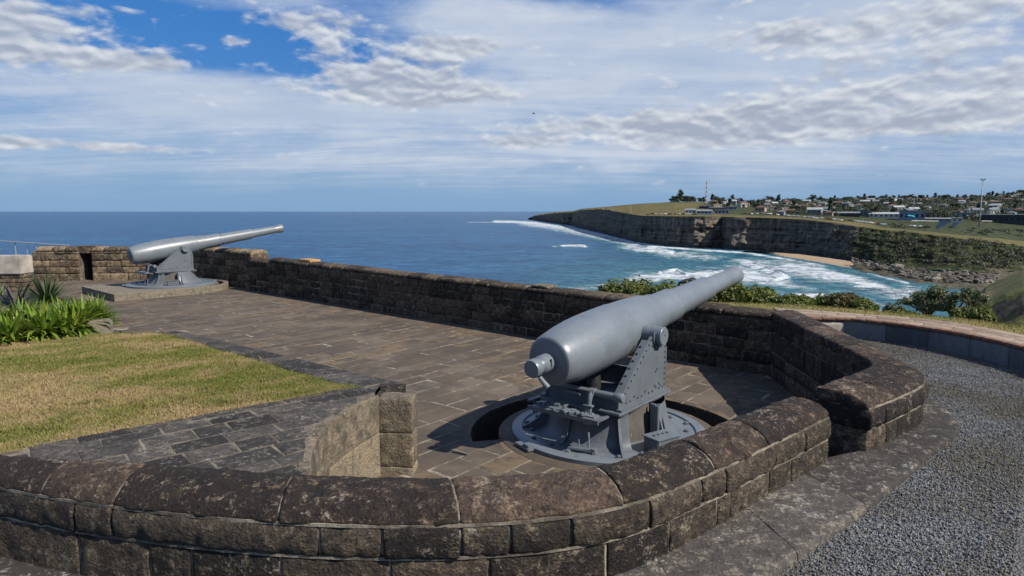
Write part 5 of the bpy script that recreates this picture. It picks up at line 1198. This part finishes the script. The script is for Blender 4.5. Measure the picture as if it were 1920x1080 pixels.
# breakers get some real height
lift = np.clip(foam - 0.75, 0, 1) * 2.2; SEA[..., 2] += lift * np.clip(700 / (np.hypot(SEA[..., 0], SEA[..., 1]) + 1), 0.3, 1.3)
def sea_mat():
    m_, g = material('sea_water'); P = g.pos(); fo = g.attr('foam'); sh = g.attr('shallow'); x, y, z = g.xyz(P)
    w1 = g.noise(g.mapv(P, (0.035, 0.07, 0.05), (0, 0, 0.5)), 1.0, 6, 0.62, 0.5); w2 = g.noise(g.mapv(P, (0.25, 0.4, 0.2), (0, 0, 0.4)), 1.0, 6, 0.65, 0.3)
    w4 = g.noise(g.mapv(P, (0.09, 0.16, 0.1), (0, 0, 0.45)), 1.0, 6, 0.62, 0.5)
    w3 = g.noise(g.mapv(P, (0.004, 0.010, 0.01), (0, 0, 0.35)), 1.0, 5, 0.6, 0.6)
    fn = g.noise(g.mapv(P, (0.11, 0.055, 0.1), (0, 0, -0.5)), 1.0, 8, 0.68, 1.2); fn2 = g.noise(P, 0.45, 6, 0.7, 0.8)
    a = (fo + (fn - 0.5) * 1.5 + (fn2 - 0.5) * 0.7)
    foam_ = a.ss(0.40, 0.68); halo = a.ss(0.18, 0.62)
    cap = (w1 * .5 + fn2 * .5).ss(0.63, 0.68) * y.ss(250, 1300, 0.9, 0.0)
    deep = g.mix((w3 * .45 + w1 * .5 + w2 * .25).ss(0.42, 0.74), (0.004, 0.048, 0.145), (0.013, 0.112, 0.260))
    teal = g.mix(w2.ss(0.35, 0.7), (0.014, 0.100, 0.150), (0.070, 0.235, 0.275))
    c = g.mix((sh + (w3 - .5) * .5 + (w1 - .5) * .3).ss(0.05, 0.85), deep, teal)
    c = g.mix(halo * 0.75 * (fo.ss(0.02, 0.2)), c, (0.30, 0.50, 0.55))
    c = g.mix((foam_.max(cap)) * 0.9, c, (0.72, 0.76, 0.78))
    c = g.mix((w1 * .25 + w4 * .5 + w2 * .25).ss(0.43, 0.52, 0.72, 0.0), c, (0.005, 0.040, 0.095))
    c = g.mix((w1 * .2 + w4 * .5 + w2 * .3).ss(0.53, 0.62, 0.0, 0.50), c, (0.06, 0.22, 0.31))
    b = g.bump(w1 * 1.0 + w4 * 0.5 + w2 * 0.3 + foam_ * .2, 1.0, 3.5)
    p = finish(g, c, foam_ * 0.5 + 0.25, b, 0.09); p.inputs['IOR'].default_value = 1.33
    return m_
mb = MB(); mb.grid(SEA[:, ::-1]); tag(mb.build('sea', sea_mat(), None, True, None, {'foam': foam[:, ::-1].reshape(-1), 'shallow': shal[:, ::-1].reshape(-1)}), kind='structure')

# ------------------------------------------------------------------ town on the headland
def plain(name, col, rough=0.8):
    m_, g = material(name); P = g.pos(); n = g.noise(P, 0.35, 4)
    finish(g, g.mix(n.ss(0.3, 0.7), tuple(q * 0.85 for q in col), tuple(q * 1.1 for q in col)), rough, None, 0.3); return m_
W_ = {k: plain(k, c) for k, c in dict(white_wall=(0.62, 0.61, 0.58), cream_wall=(0.50, 0.42, 0.30), pink_wall=(0.40, 0.29, 0.24), grey_wall=(0.24, 0.27, 0.30), blue_wall=(0.25, 0.31, 0.38), dark_wall=(0.055, 0.06, 0.065), brown_wall=(0.24, 0.15, 0.11), yellow_wall=(0.52, 0.45, 0.16), green_wall=(0.18, 0.24, 0.20)).items()}
R_ = {k: plain(k, c) for k, c in dict(tile_roof=(0.17, 0.095, 0.07), grey_roof=(0.20, 0.22, 0.24), pale_roof=(0.40, 0.42, 0.43), dark_roof=(0.06, 0.065, 0.07), teal_roof=(0.14, 0.22, 0.24)).items()}
M_WIN = simple('window_glass', (0.02, 0.025, 0.03), 0.2, 0.2, 1)
def house_mesh(w, d, h, kind, ov=0.5):
    wall = MB(); wall.box((0, 0, h / 2 - 0.75), (w, d, h + 1.5)); roof = MB(); r = h * (0.45 if kind != 'flat' else 0.06); x, y = w / 2 + ov, d / 2 + ov
    if kind == 'flat': roof.box((0, 0, h + 0.2), (w + 2 * ov, d + 2 * ov, 0.4))
    else:
        hx = x if kind == 'gable' else max(0.3, x - y)
        roof.add([(-x, -y, h), (x, -y, h), (x, y, h), (-x, y, h), (-hx, 0, h + r), (hx, 0, h + r)], [(0, 1, 5, 4), (2, 3, 4, 5), (1, 2, 5), (3, 0, 4), (3, 2, 1, 0)])
    return wall, roof
def house(label, wm, rm, w, d, h, kind, group=None, nwin=3, loc=(0, 0, 0), rz=0.0, cat='house', name='house'):
    root = tag(empty(name, loc, rz), label, cat, group); a, b = house_mesh(w, d, h, kind); a.build('wall', W_[wm], root); b.build('roof', R_[rm], root)
    for k in range(nwin):
        m_ = MB(); m_.box(((k + 0.5) / nwin * w - w / 2, -d / 2 - 0.03, h * 0.52), (min(1.6, w / nwin * 0.5), 0.12, h * 0.38)); m_.build('window', M_WIN, root)
    return root
HP = []
for wm, rm, kd, lab in (('white_wall', 'tile_roof', 'hip', 'white house with red tiled roof'), ('white_wall', 'grey_roof', 'gable', 'white house with grey roof'), ('cream_wall', 'tile_roof', 'gable', 'cream house with red tiled roof'),
                        ('pink_wall', 'tile_roof', 'hip', 'pinkish house with red tiled roof'), ('grey_wall', 'pale_roof', 'gable', 'grey house with pale metal roof'), ('white_wall', 'pale_roof', 'flat', 'white flat-roofed house'), ('blue_wall', 'grey_roof', 'hip', 'blue grey house with grey roof')):
    HP.append((house('small ' + lab + ' among the trees on the far hillside', wm, rm, random.Random(lab).uniform(10, 15), 9, random.Random(lab + 'h').uniform(3.5, 6), kd, lab.split(' with')[0] + 's on the far hillside', 3), lab))
rng = random.Random(202); used = [False] * len(HP); placed = []
def face_cam(p): return math.atan2(p.y, p.x) - math.pi / 2
n_h = 0
for k in range(900):
    u_ = rng.uniform(1325, 1935); t = 0.20 + 0.68 * rng.random()
    if u_ < 1420 and t < 0.5: continue
    if u_ > 1560 and t < 0.32: continue
    p = on_head(u_, t=t)
    if any((p - q).length < 15 for q in placed): continue
    dens_ = 0.5 + 1.2 * float(pnoise(np.array([[p.x * 0.012, p.y * 0.012, 1.0]]))[0])
    if rng.random() > dens_: continue
    placed.append(p); i = rng.randrange(len(HP)); src, _ = HP[i]; o = src if not used[i] else copy_tree(src); used[i] = True
    o.location = p + Vector((0, 0, 0.3)); o.rotation_euler = (0, 0, face_cam(p) + rng.uniform(-0.7, 0.7)); s = rng.uniform(0.5, 0.85); o.scale = (s, s, s); n_h += 1
    if n_h >= 135: break
def big(u0, u1, vt, vb, depth, wm, rm, kd, label, nwin=5, rz=0.0, cat='building', name='building'):
    uc = (u0 + u1) / 2; p = on_head(uc, v=vb); D_ = p.y; w = (u1 - u0) / F * D_ * 1.0; h = (vb - vt) / F * D_
    placed.append(p); return house(label, wm, rm, w, depth, h if kd == 'flat' else h / 1.45, kd, None, nwin, p, face_cam(p) + rz, cat, name)
big(1281, 1300, 391, 401, 12, 'white_wall', 'grey_roof', 'gable', 'white gabled building left of the blue grey roof cluster on the headland', 3)
big(1303, 1330, 393, 402, 14, 'blue_wall', 'grey_roof', 'gable', 'blue grey shed right of the white gabled building', 4)
big(1326, 1352, 388, 396, 14, 'dark_wall', 'dark_roof', 'gable', 'dark roofed building at the foot of the radio mast', 3)
big(1336, 1362, 394, 402, 12, 'grey_wall', 'pale_roof', 'flat', 'pale flat-roofed building in front of the radio mast', 4)
big(1352, 1376, 386, 393, 14, 'blue_wall', 'dark_roof', 'hip', 'dark hipped roof building right of the radio mast', 3)
big(1306, 1326, 385, 391, 12, 'dark_wall', 'dark_roof', 'gable', 'small dark shed left of the radio mast base', 2)
big(1462, 1482, 392, 400, 12, 'pink_wall', 'tile_roof', 'gable', 'salmon pink house standing alone above the clifftop cars', 3)
big(1448, 1462, 384, 389, 10, 'yellow_wall', 'pale_roof', 'flat', 'yellow walled house above the salmon pink house', 3)
big(1508, 1548, 393, 401, 16, 'dark_wall', 'teal_roof', 'gable', 'long dark shed with teal roof behind the clifftop road', 6)
big(1545, 1600, 397, 405, 16, 'dark_wall', 'grey_roof', 'gable', 'longest dark shed with grey roof along the clifftop road', 7)
big(1598, 1624, 396, 405, 16, 'green_wall', 'grey_roof', 'flat', 'grey green flat building left of the white hall', 4)
big(1624, 1672, 398, 408, 18, 'white_wall', 'pale_roof', 'gable', 'wide white hall with pale roof left of the bright blue tarpaulin', 6)
big(1681, 1722, 396, 413, 16, 'blue_wall', 'pale_roof', 'flat', 'dark blue grey block with white roof edge behind the bright blue tarpaulin', 5)
big(1721, 1750, 399, 411, 16, 'brown_wall', 'grey_roof', 'flat', 'reddish brown building right of the bright blue tarpaulin', 4)
big(1728, 1768, 408, 415, 12, 'green_wall', 'grey_roof', 'gable', 'low grey green shed in front of the reddish brown building', 4)
big(1768, 1792, 409, 416, 12, 'white_wall', 'pale_roof', 'flat', 'low white building left of the floodlight mast', 3)
big(1784, 1800, 399, 410, 14, 'blue_wall', 'grey_roof', 'flat', 'blue grey box building behind the low white building', 2)
big(1800, 1836, 403, 410, 14, 'grey_wall', 'teal_roof', 'gable', 'grey shed directly behind the floodlight mast', 4)
big(1838, 1905, 403, 418, 20, 'dark_wall', 'pale_roof', 'flat', 'long dark open-sided stand with pale roof edge right of the floodlight mast', 8)
big(1902, 1945, 406, 421, 16, 'blue_wall', 'pale_roof', 'gable', 'pale blue building at the right edge beyond the dark stand', 4)
# bright blue tarpaulin tent
p = on_head(1696, v=418); D_ = p.y; w = 20 / F * D_; h = 13 / F * D_; mb = MB()
rowsT = []
for k in range(9):
    a = math.pi * k / 8; rowsT.append([(w / 2 * -math.cos(a) * (1 + .06 * math.sin(k * 3 + j)), -w * 0.16 + j * w * 0.08, h * (math.sin(a) ** 0.6) * (0.85 + 0.12 * math.sin(j * 2.1 + k))) for j in range(5)])
mb.grid(np.array(rowsT)); tp = mb.build('tarpaulin', plain('cyan_tarpaulin', (0.02, 0.36, 0.52)), None, True); tp.location = p + Vector((0, 0, 1.3)); tp.rotation_euler = (0, 0, face_cam(p)); tag(tp, 'bright cyan blue tarpaulin shelter in front of the dark blue grey block', 'tarpaulin')
# fence-like pale screens near the field
for u0, u1, vt, vb, lab in ((1747, 1766, 414, 429, 'grey blue angled screen at the left end of the dark hedge'), (1775, 1786, 417, 428, 'smaller grey blue angled screen between the hedge and the mast')):
    p = on_head(u0, v=vb); D_ = p.y; w, h = (u1 - u0) / F * D_, (vb - vt) / F * D_; mb = MB(); M2 = Matrix(((1, 0, 0, 0), (0, 0, 1, 0), (0, 1, 0, 0), (0, 0, 0, 1)))
    mb.prism([(0, -0.3), (w * 0.2, -0.3), (w, h * 0.75), (w, h), (w * 0.2, h)], -0.15, 0.15, 0.5, M2); o = mb.build('screen', W_['blue_wall']); o.location = p; o.rotation_euler = (0, 0, face_cam(p)); tag(o, lab, 'screen')
# pitch rail
for k in range(2):
    a = on_head(1830 if k == 0 else 1700, v=417.5 if k == 0 else 417); b = on_head(1925 if k == 0 else 1760, v=419 if k == 0 else 418); root = tag(empty('pitch_rail', a), ['long white rail around the playing field right of the floodlight mast', 'short white rail along the field left of the floodlight mast'][k], 'rail')
    d = b - a; mb = MB(); mb.tube([(0, 0, 1.4), tuple(d + Vector((0, 0, 1.4)))], 0.28, 6); mb.build('rail', W_['white_wall'], root)
    for j in range(7):
        mb = MB(); q = d * (j / 6); mb.tube([(q.x, q.y, -0.5), (q.x, q.y, q.z * 0 + q.z + 1.4)], 0.12, 6); mb.build('post', W_['white_wall'], root)
# floodlight mast
p = on_head(1826, v=426); D_ = p.y; H_ = 88 / F * D_; root = tag(empty('floodlight_mast', p), 'tall pale floodlight mast with lamps on top rising above the playing field', 'floodlight'); M_POLE = plain('pale_pole', (0.42, 0.44, 0.46)); rz_ = face_cam(p)
mb = MB(); mb.tube([(0, 0, -0.5), (0, 0, H_ * 0.5), (0, 0, H_)], [0.55, 0.42, 0.30], 10); mb.build('pole', M_POLE, root, True)
mb = MB(); mb.box((0, 0, H_ - 0.5), (3.2, 0.3, 0.3), rz_); mb.tube([(0.7, 0.3, H_ * .8), (0.7, 0.3, H_ - 1)], 0.12, 6); mb.build('crossbar', M_POLE, root)
for k in range(4):
    mb = MB(); x = (-1.35, -0.75, 0.75, 1.35)[k]; mb.box((x * math.cos(rz_), x * math.sin(rz_), H_ + 0.1 + 0.2 * (k % 2)), (0.75, 0.6, 0.8), rz_, bev=0.06); mb.build('lamp', W_['white_wall'], root)
# radio mast
p = on_head(1318, v=386); D_ = p.y; H_ = 47 / F * D_; root = tag(empty('radio_mast', p), 'slender red and white lattice radio mast on the headland', 'radio mast'); M_RED = plain('mast_red', (0.30, 0.09, 0.08))
nb = 12
for par, nm, mt in ((0, 'red_section', M_RED), (1, 'white_section', W_['white_wall'])):
    for b_ in range(par, nb, 2):
        mb = MB(); z0, z1 = H_ * b_ / nb, H_ * (b_ + 1) / nb; r0, r1 = 0.95 - 0.5 * b_ / nb, 0.95 - 0.5 * (b_ + 1) / nb
        c0 = [(r0 * math.cos(a), r0 * math.sin(a), z0) for a in (0.3, 2.4, 4.5)]; c1 = [(r1 * math.cos(a), r1 * math.sin(a), z1) for a in (0.3, 2.4, 4.5)]
        for k in range(3): mb.tube([c0[k], c1[k]], 0.16, 5); mb.tube([c0[k], c1[(k + 1) % 3]], 0.09, 4); mb.tube([c1[k], c1[(k + 1) % 3]], 0.09, 4)
        mb.build(nm, mt, root)
mb = MB(); mb.tube([(0, 0, H_), (0, 0, H_ + 2.5)], 0.08, 5); mb.build('aerial', M_POLE, root)
p = on_head(1702, v=401); root = tag(empty('thin_mast', p), 'thin dark pole behind the dark blue grey block', 'pole'); H_ = 30 / F * p.y; mb = MB(); mb.tube([(0, 0, 0), (0, 0, H_)], [0.35, 0.2], 6); mb.build('pole', M_POLE, root); mb = MB(); mb.box((0, 0, H_ * 0.9), (2.2, 0.25, 0.25), 0.3); mb.build('crossarm', M_POLE, root)
# cars along the clifftop
def car_mesh(col):
    mb = MB(); secs = [(-2.1, 0.45, 0.75, 0.78), (-1.9, 0.40, 0.95, 0.84), (-1.3, 0.38, 1.05, 0.86), (-0.9, 0.38, 1.42, 0.74), (0.3, 0.38, 1.46, 0.74), (0.95, 0.38, 1.0, 0.85), (1.9, 0.40, 0.88, 0.82), (2.15, 0.48, 0.66, 0.76)]
    P = []
    for x, z0, z1, hw_ in secs: P.append([(x, -hw_, z0), (x, -0.88, z0 + 0.25), (x, -0.88 if z1 < 1.2 else -0.86, min(z1, 0.92)), (x, -hw_, z1), (x, hw_, z1), (x, 0.88 if z1 < 1.2 else 0.86, min(z1, 0.92)), (x, 0.88, z0 + 0.25), (x, hw_, z0)])
    P = np.array(P); mb.grid(np.concatenate([P, P[:, :1]], 1)); mb.add(P[0], [tuple(range(8))]); mb.add(P[-1], [tuple(range(8))[::-1]])
    return mb
cars = []
for nm, c in (('white', (0.66, 0.66, 0.66)), ('silver', (0.42, 0.44, 0.46)), ('black', (0.02, 0.02, 0.022)), ('red', (0.16, 0.03, 0.03)), ('blue', (0.06, 0.12, 0.25))):
    root = tag(empty('parked_car'), nm + ' car parked along the far clifftop road', 'car', nm + ' cars parked along the clifftop'); car_mesh(c).build('body', plain(nm + '_car_paint', c, 0.35), root, True, 40)
    mb = MB(); mb.box((-0.3, 0, 1.2), (1.55, 1.56, 0.34), bev=0.05); mb.build('windows', M_WIN, root)
    for x in (-1.3, 1.3):
        for y in (-0.8, 0.8): mb = MB(); mb.tube([(x, y - 0.11, 0.33), (x, y + 0.11, 0.33)], 0.33, 10); mb.build('wheel', M_DARK, root)
    cars.append(root)
usedc = [False] * 5; rng = random.Random(6)
cs = [(1212 + k * 8.5 + rng.uniform(-2, 2), 402.5 + rng.uniform(-1.2, 0.5)) for k in range(9)] + [(1385 + k * 7 + rng.uniform(-2, 2), 402.5 + 0.02 * k + rng.uniform(-1.5, .5)) for k in range(10)] + [(1452 + k * 7.5 + rng.uniform(-2, 2), 404.5 + k * 0.62 + rng.uniform(-.8, .4)) for k in range(20)] + [(1602 + k * 7 + rng.uniform(-2, 2), 417 + k * 0.8) for k in range(8)] + [(1700 + k * 6, 425.5 + k * .4) for k in range(6)]
for u_, v_ in cs:
    i = rng.choice((0, 0, 0, 1, 1, 2, 2, 3, 4)); o = cars[i] if not usedc[i] else copy_tree(cars[i]); usedc[i] = True; p = on_head(u_, v=v_); o.location = p + Vector((0, 0, 0.05)); o.rotation_euler = (0, 0, face_cam(p) + rng.choice((0, 0.2, 1.3, 1.6)) + rng.uniform(-.2, .2))
for i in range(5):
    if not usedc[i]: o = cars[i]; p = on_head(1500 + i * 9, v=409); o.location = p
# far trees
def far_tree(label, w, h, n, seed, group, blobs=8, trunk=0.08):
    rs = np.random.RandomState(seed); rg_ = random.Random(seed); root = tag(empty('far_tree'), label, 'tree', group); lf = MB(); mb = MB(); mb.tube([(0, 0, -1), (0.1, 0, h * 0.3), (0, 0, h * 0.6)], [0.3, 0.24, 0.12], 6)
    for k in range(blobs):
        a = rg_.uniform(0, 6.28); r = rg_.random() * w * 0.30; leaves(lf, n // blobs, ((math.cos(a) * r, math.sin(a) * r, h * rg_.uniform(trunk + .04, 0.80)), (w * 0.27, w * 0.27, h * 0.22)), 0.95, rs, 0.3, 0.4, 0.6)
    mb.build('trunk', M_BARK, root); lf.build('crown', M_FTREE, root); return root
FT = [far_tree('round dark tree on the far hillside between the houses', 11, 9, 800, 1, 'round trees on the far hillside'), far_tree('broad spreading dark tree on the far hillside between the houses', 15, 10, 960, 2, 'broad trees on the far hillside', 8), far_tree('tall narrow dark tree on the far hillside between the houses', 6.5, 13, 640, 3, 'narrow trees on the far hillside', 7, 0.1), far_tree('low bushy tree on the far hillside between the houses', 10, 6, 640, 4, 'low trees on the far hillside', 7, 0.0)]
used_t = [False] * 4; rng = random.Random(303); tp_ = []
def put_tree(p, i=None, s=None):
    i = rng.choice((0, 0, 1, 1, 2, 3, 3)) if i is None else i; o = FT[i] if not used_t[i] else copy_tree(FT[i]); used_t[i] = True
    o.location = p; s = s or rng.uniform(0.65, 1.25); o.scale = (s, s, s * rng.uniform(0.85, 1.1)); o.rotation_euler = (0, 0, rng.uniform(0, 6.28))
for u_, i, s in ((1258, 0, 1.25), (1266, 0, 1.3), (1272, 2, 1.45), (1280, 1, 1.2), (1289, 1, 1.1), (1296, 3, 1.2), (1308, 3, 1.2), (1314, 0, 0.9), (1330, 2, 1.1), (1334, 0, 1.0), (1343, 3, 1.3), (1350, 0, .8), (1358, 3, 1.1), (1366, 2, 1.0), (1374, 3, 1.0), (1385, 3, 1.2), (1404, 3, 0.9), (1432, 0, 1.1), (1452, 2, 1.05)): put_tree(on_head(u_, t=0.97), i, s)
for k in range(95):
    u_ = 1436 + 495 * (k + rng.random() * .9) / 95; put_tree(on_head(u_, t=rng.uniform(0.93, 1.0)), None, rng.uniform(0.55, 0.95) * (1.1 if u_ > 1600 else 1) * (1.5 if rng.random() < .08 else 1))
n_t = 0
for k in range(1500):
    u_ = rng.uniform(1330, 1935); t = 0.22 + 0.73 * rng.random()
    if u_ < 1440 and t < 0.55: continue
    if u_ > 1560 and t < 0.30: continue
    p = on_head(u_, t=t)
    if any((p - q).length < 9 for q in placed): continue
    put_tree(p, None, rng.uniform(0.5, 0.95)); n_t += 1
    if n_t >= 185: break
# scrub covering the slope and the dark hedge above it
rs = np.random.RandomState(5); mb = MB(); N = 9000
for k in range(420):
    j = int(np.interp(rs.uniform(1560, 1960), US, np.arange(len(US)))); i = rs.randint(4, NCL + 9)
    if i > NCL and US[j] < 1640: continue
    if i < NCL and rs.rand() > kv[6][j]: continue
    if NCL - 2 <= i <= NCL + 3: continue
    q = HR[min(i, NCL + 8), j]; r = rs.uniform(1.0, 3.2); leaves(mb, int(26 * r), (tuple(q + np.array((rs.randn(), rs.randn(), 0.2))), (r * 1.6, r * 1.6, r * 0.7)), 0.55, rs, 0.4, 0.3, 0.4)
tag(mb.build('scrub', leaf_mat('scrub_leaves', (0.014, 0.022, 0.012), (0.06, 0.068, 0.028), (0.12, 0.09, 0.05), 0.05)), kind='stuff')

# woodland filling the far hillside between the houses
rs = np.random.RandomState(15); mb = MB()
for k in range(1700):
    u_ = rs.uniform(1400, 1940); t = 0.20 + 0.77 * rs.rand() ** 0.9
    if u_ < 1450 and t < 0.6: continue
    if u_ > 1560 and t < 0.27: continue
    p = on_head(u_, t=t)
    if any((p - q).length < 8 for q in placed): continue
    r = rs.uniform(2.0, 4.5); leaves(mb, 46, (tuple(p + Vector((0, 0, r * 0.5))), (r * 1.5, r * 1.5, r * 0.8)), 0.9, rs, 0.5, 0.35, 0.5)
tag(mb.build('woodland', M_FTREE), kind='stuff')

# bird over the sea
c = atD(1001, 213, 90); root = tag(empty('bird', c), 'tiny dark bird gliding in the sky above the middle of the sea', 'bird'); mb = MB(); mb.tube([(-0.20, 0, 0), (-0.12, 0, 0.01), (0.02, 0, 0.015), (0.13, 0, 0.0), (0.20, 0, 0.0)], [0.01, 0.05, 0.06, 0.035, 0.006], 8)
for s in (-1, 1): mb.add([(0.05, s * 0.03, 0.02), (-0.08, s * 0.03, 0.02), (-0.10, s * 0.2, 0.10), (0.02, s * 0.2, 0.11), (-0.12, s * 0.42, 0.05), (0.05, s * 0.03, 0.03), (-0.08, s * 0.03, 0.03), (-0.10, s * 0.2, 0.11), (0.02, s * 0.2, 0.12)], [(0, 1, 2, 3), (3, 2, 4), (8, 7, 6, 5), (4, 7, 8)])
mb.build('body', M_DARK, root)
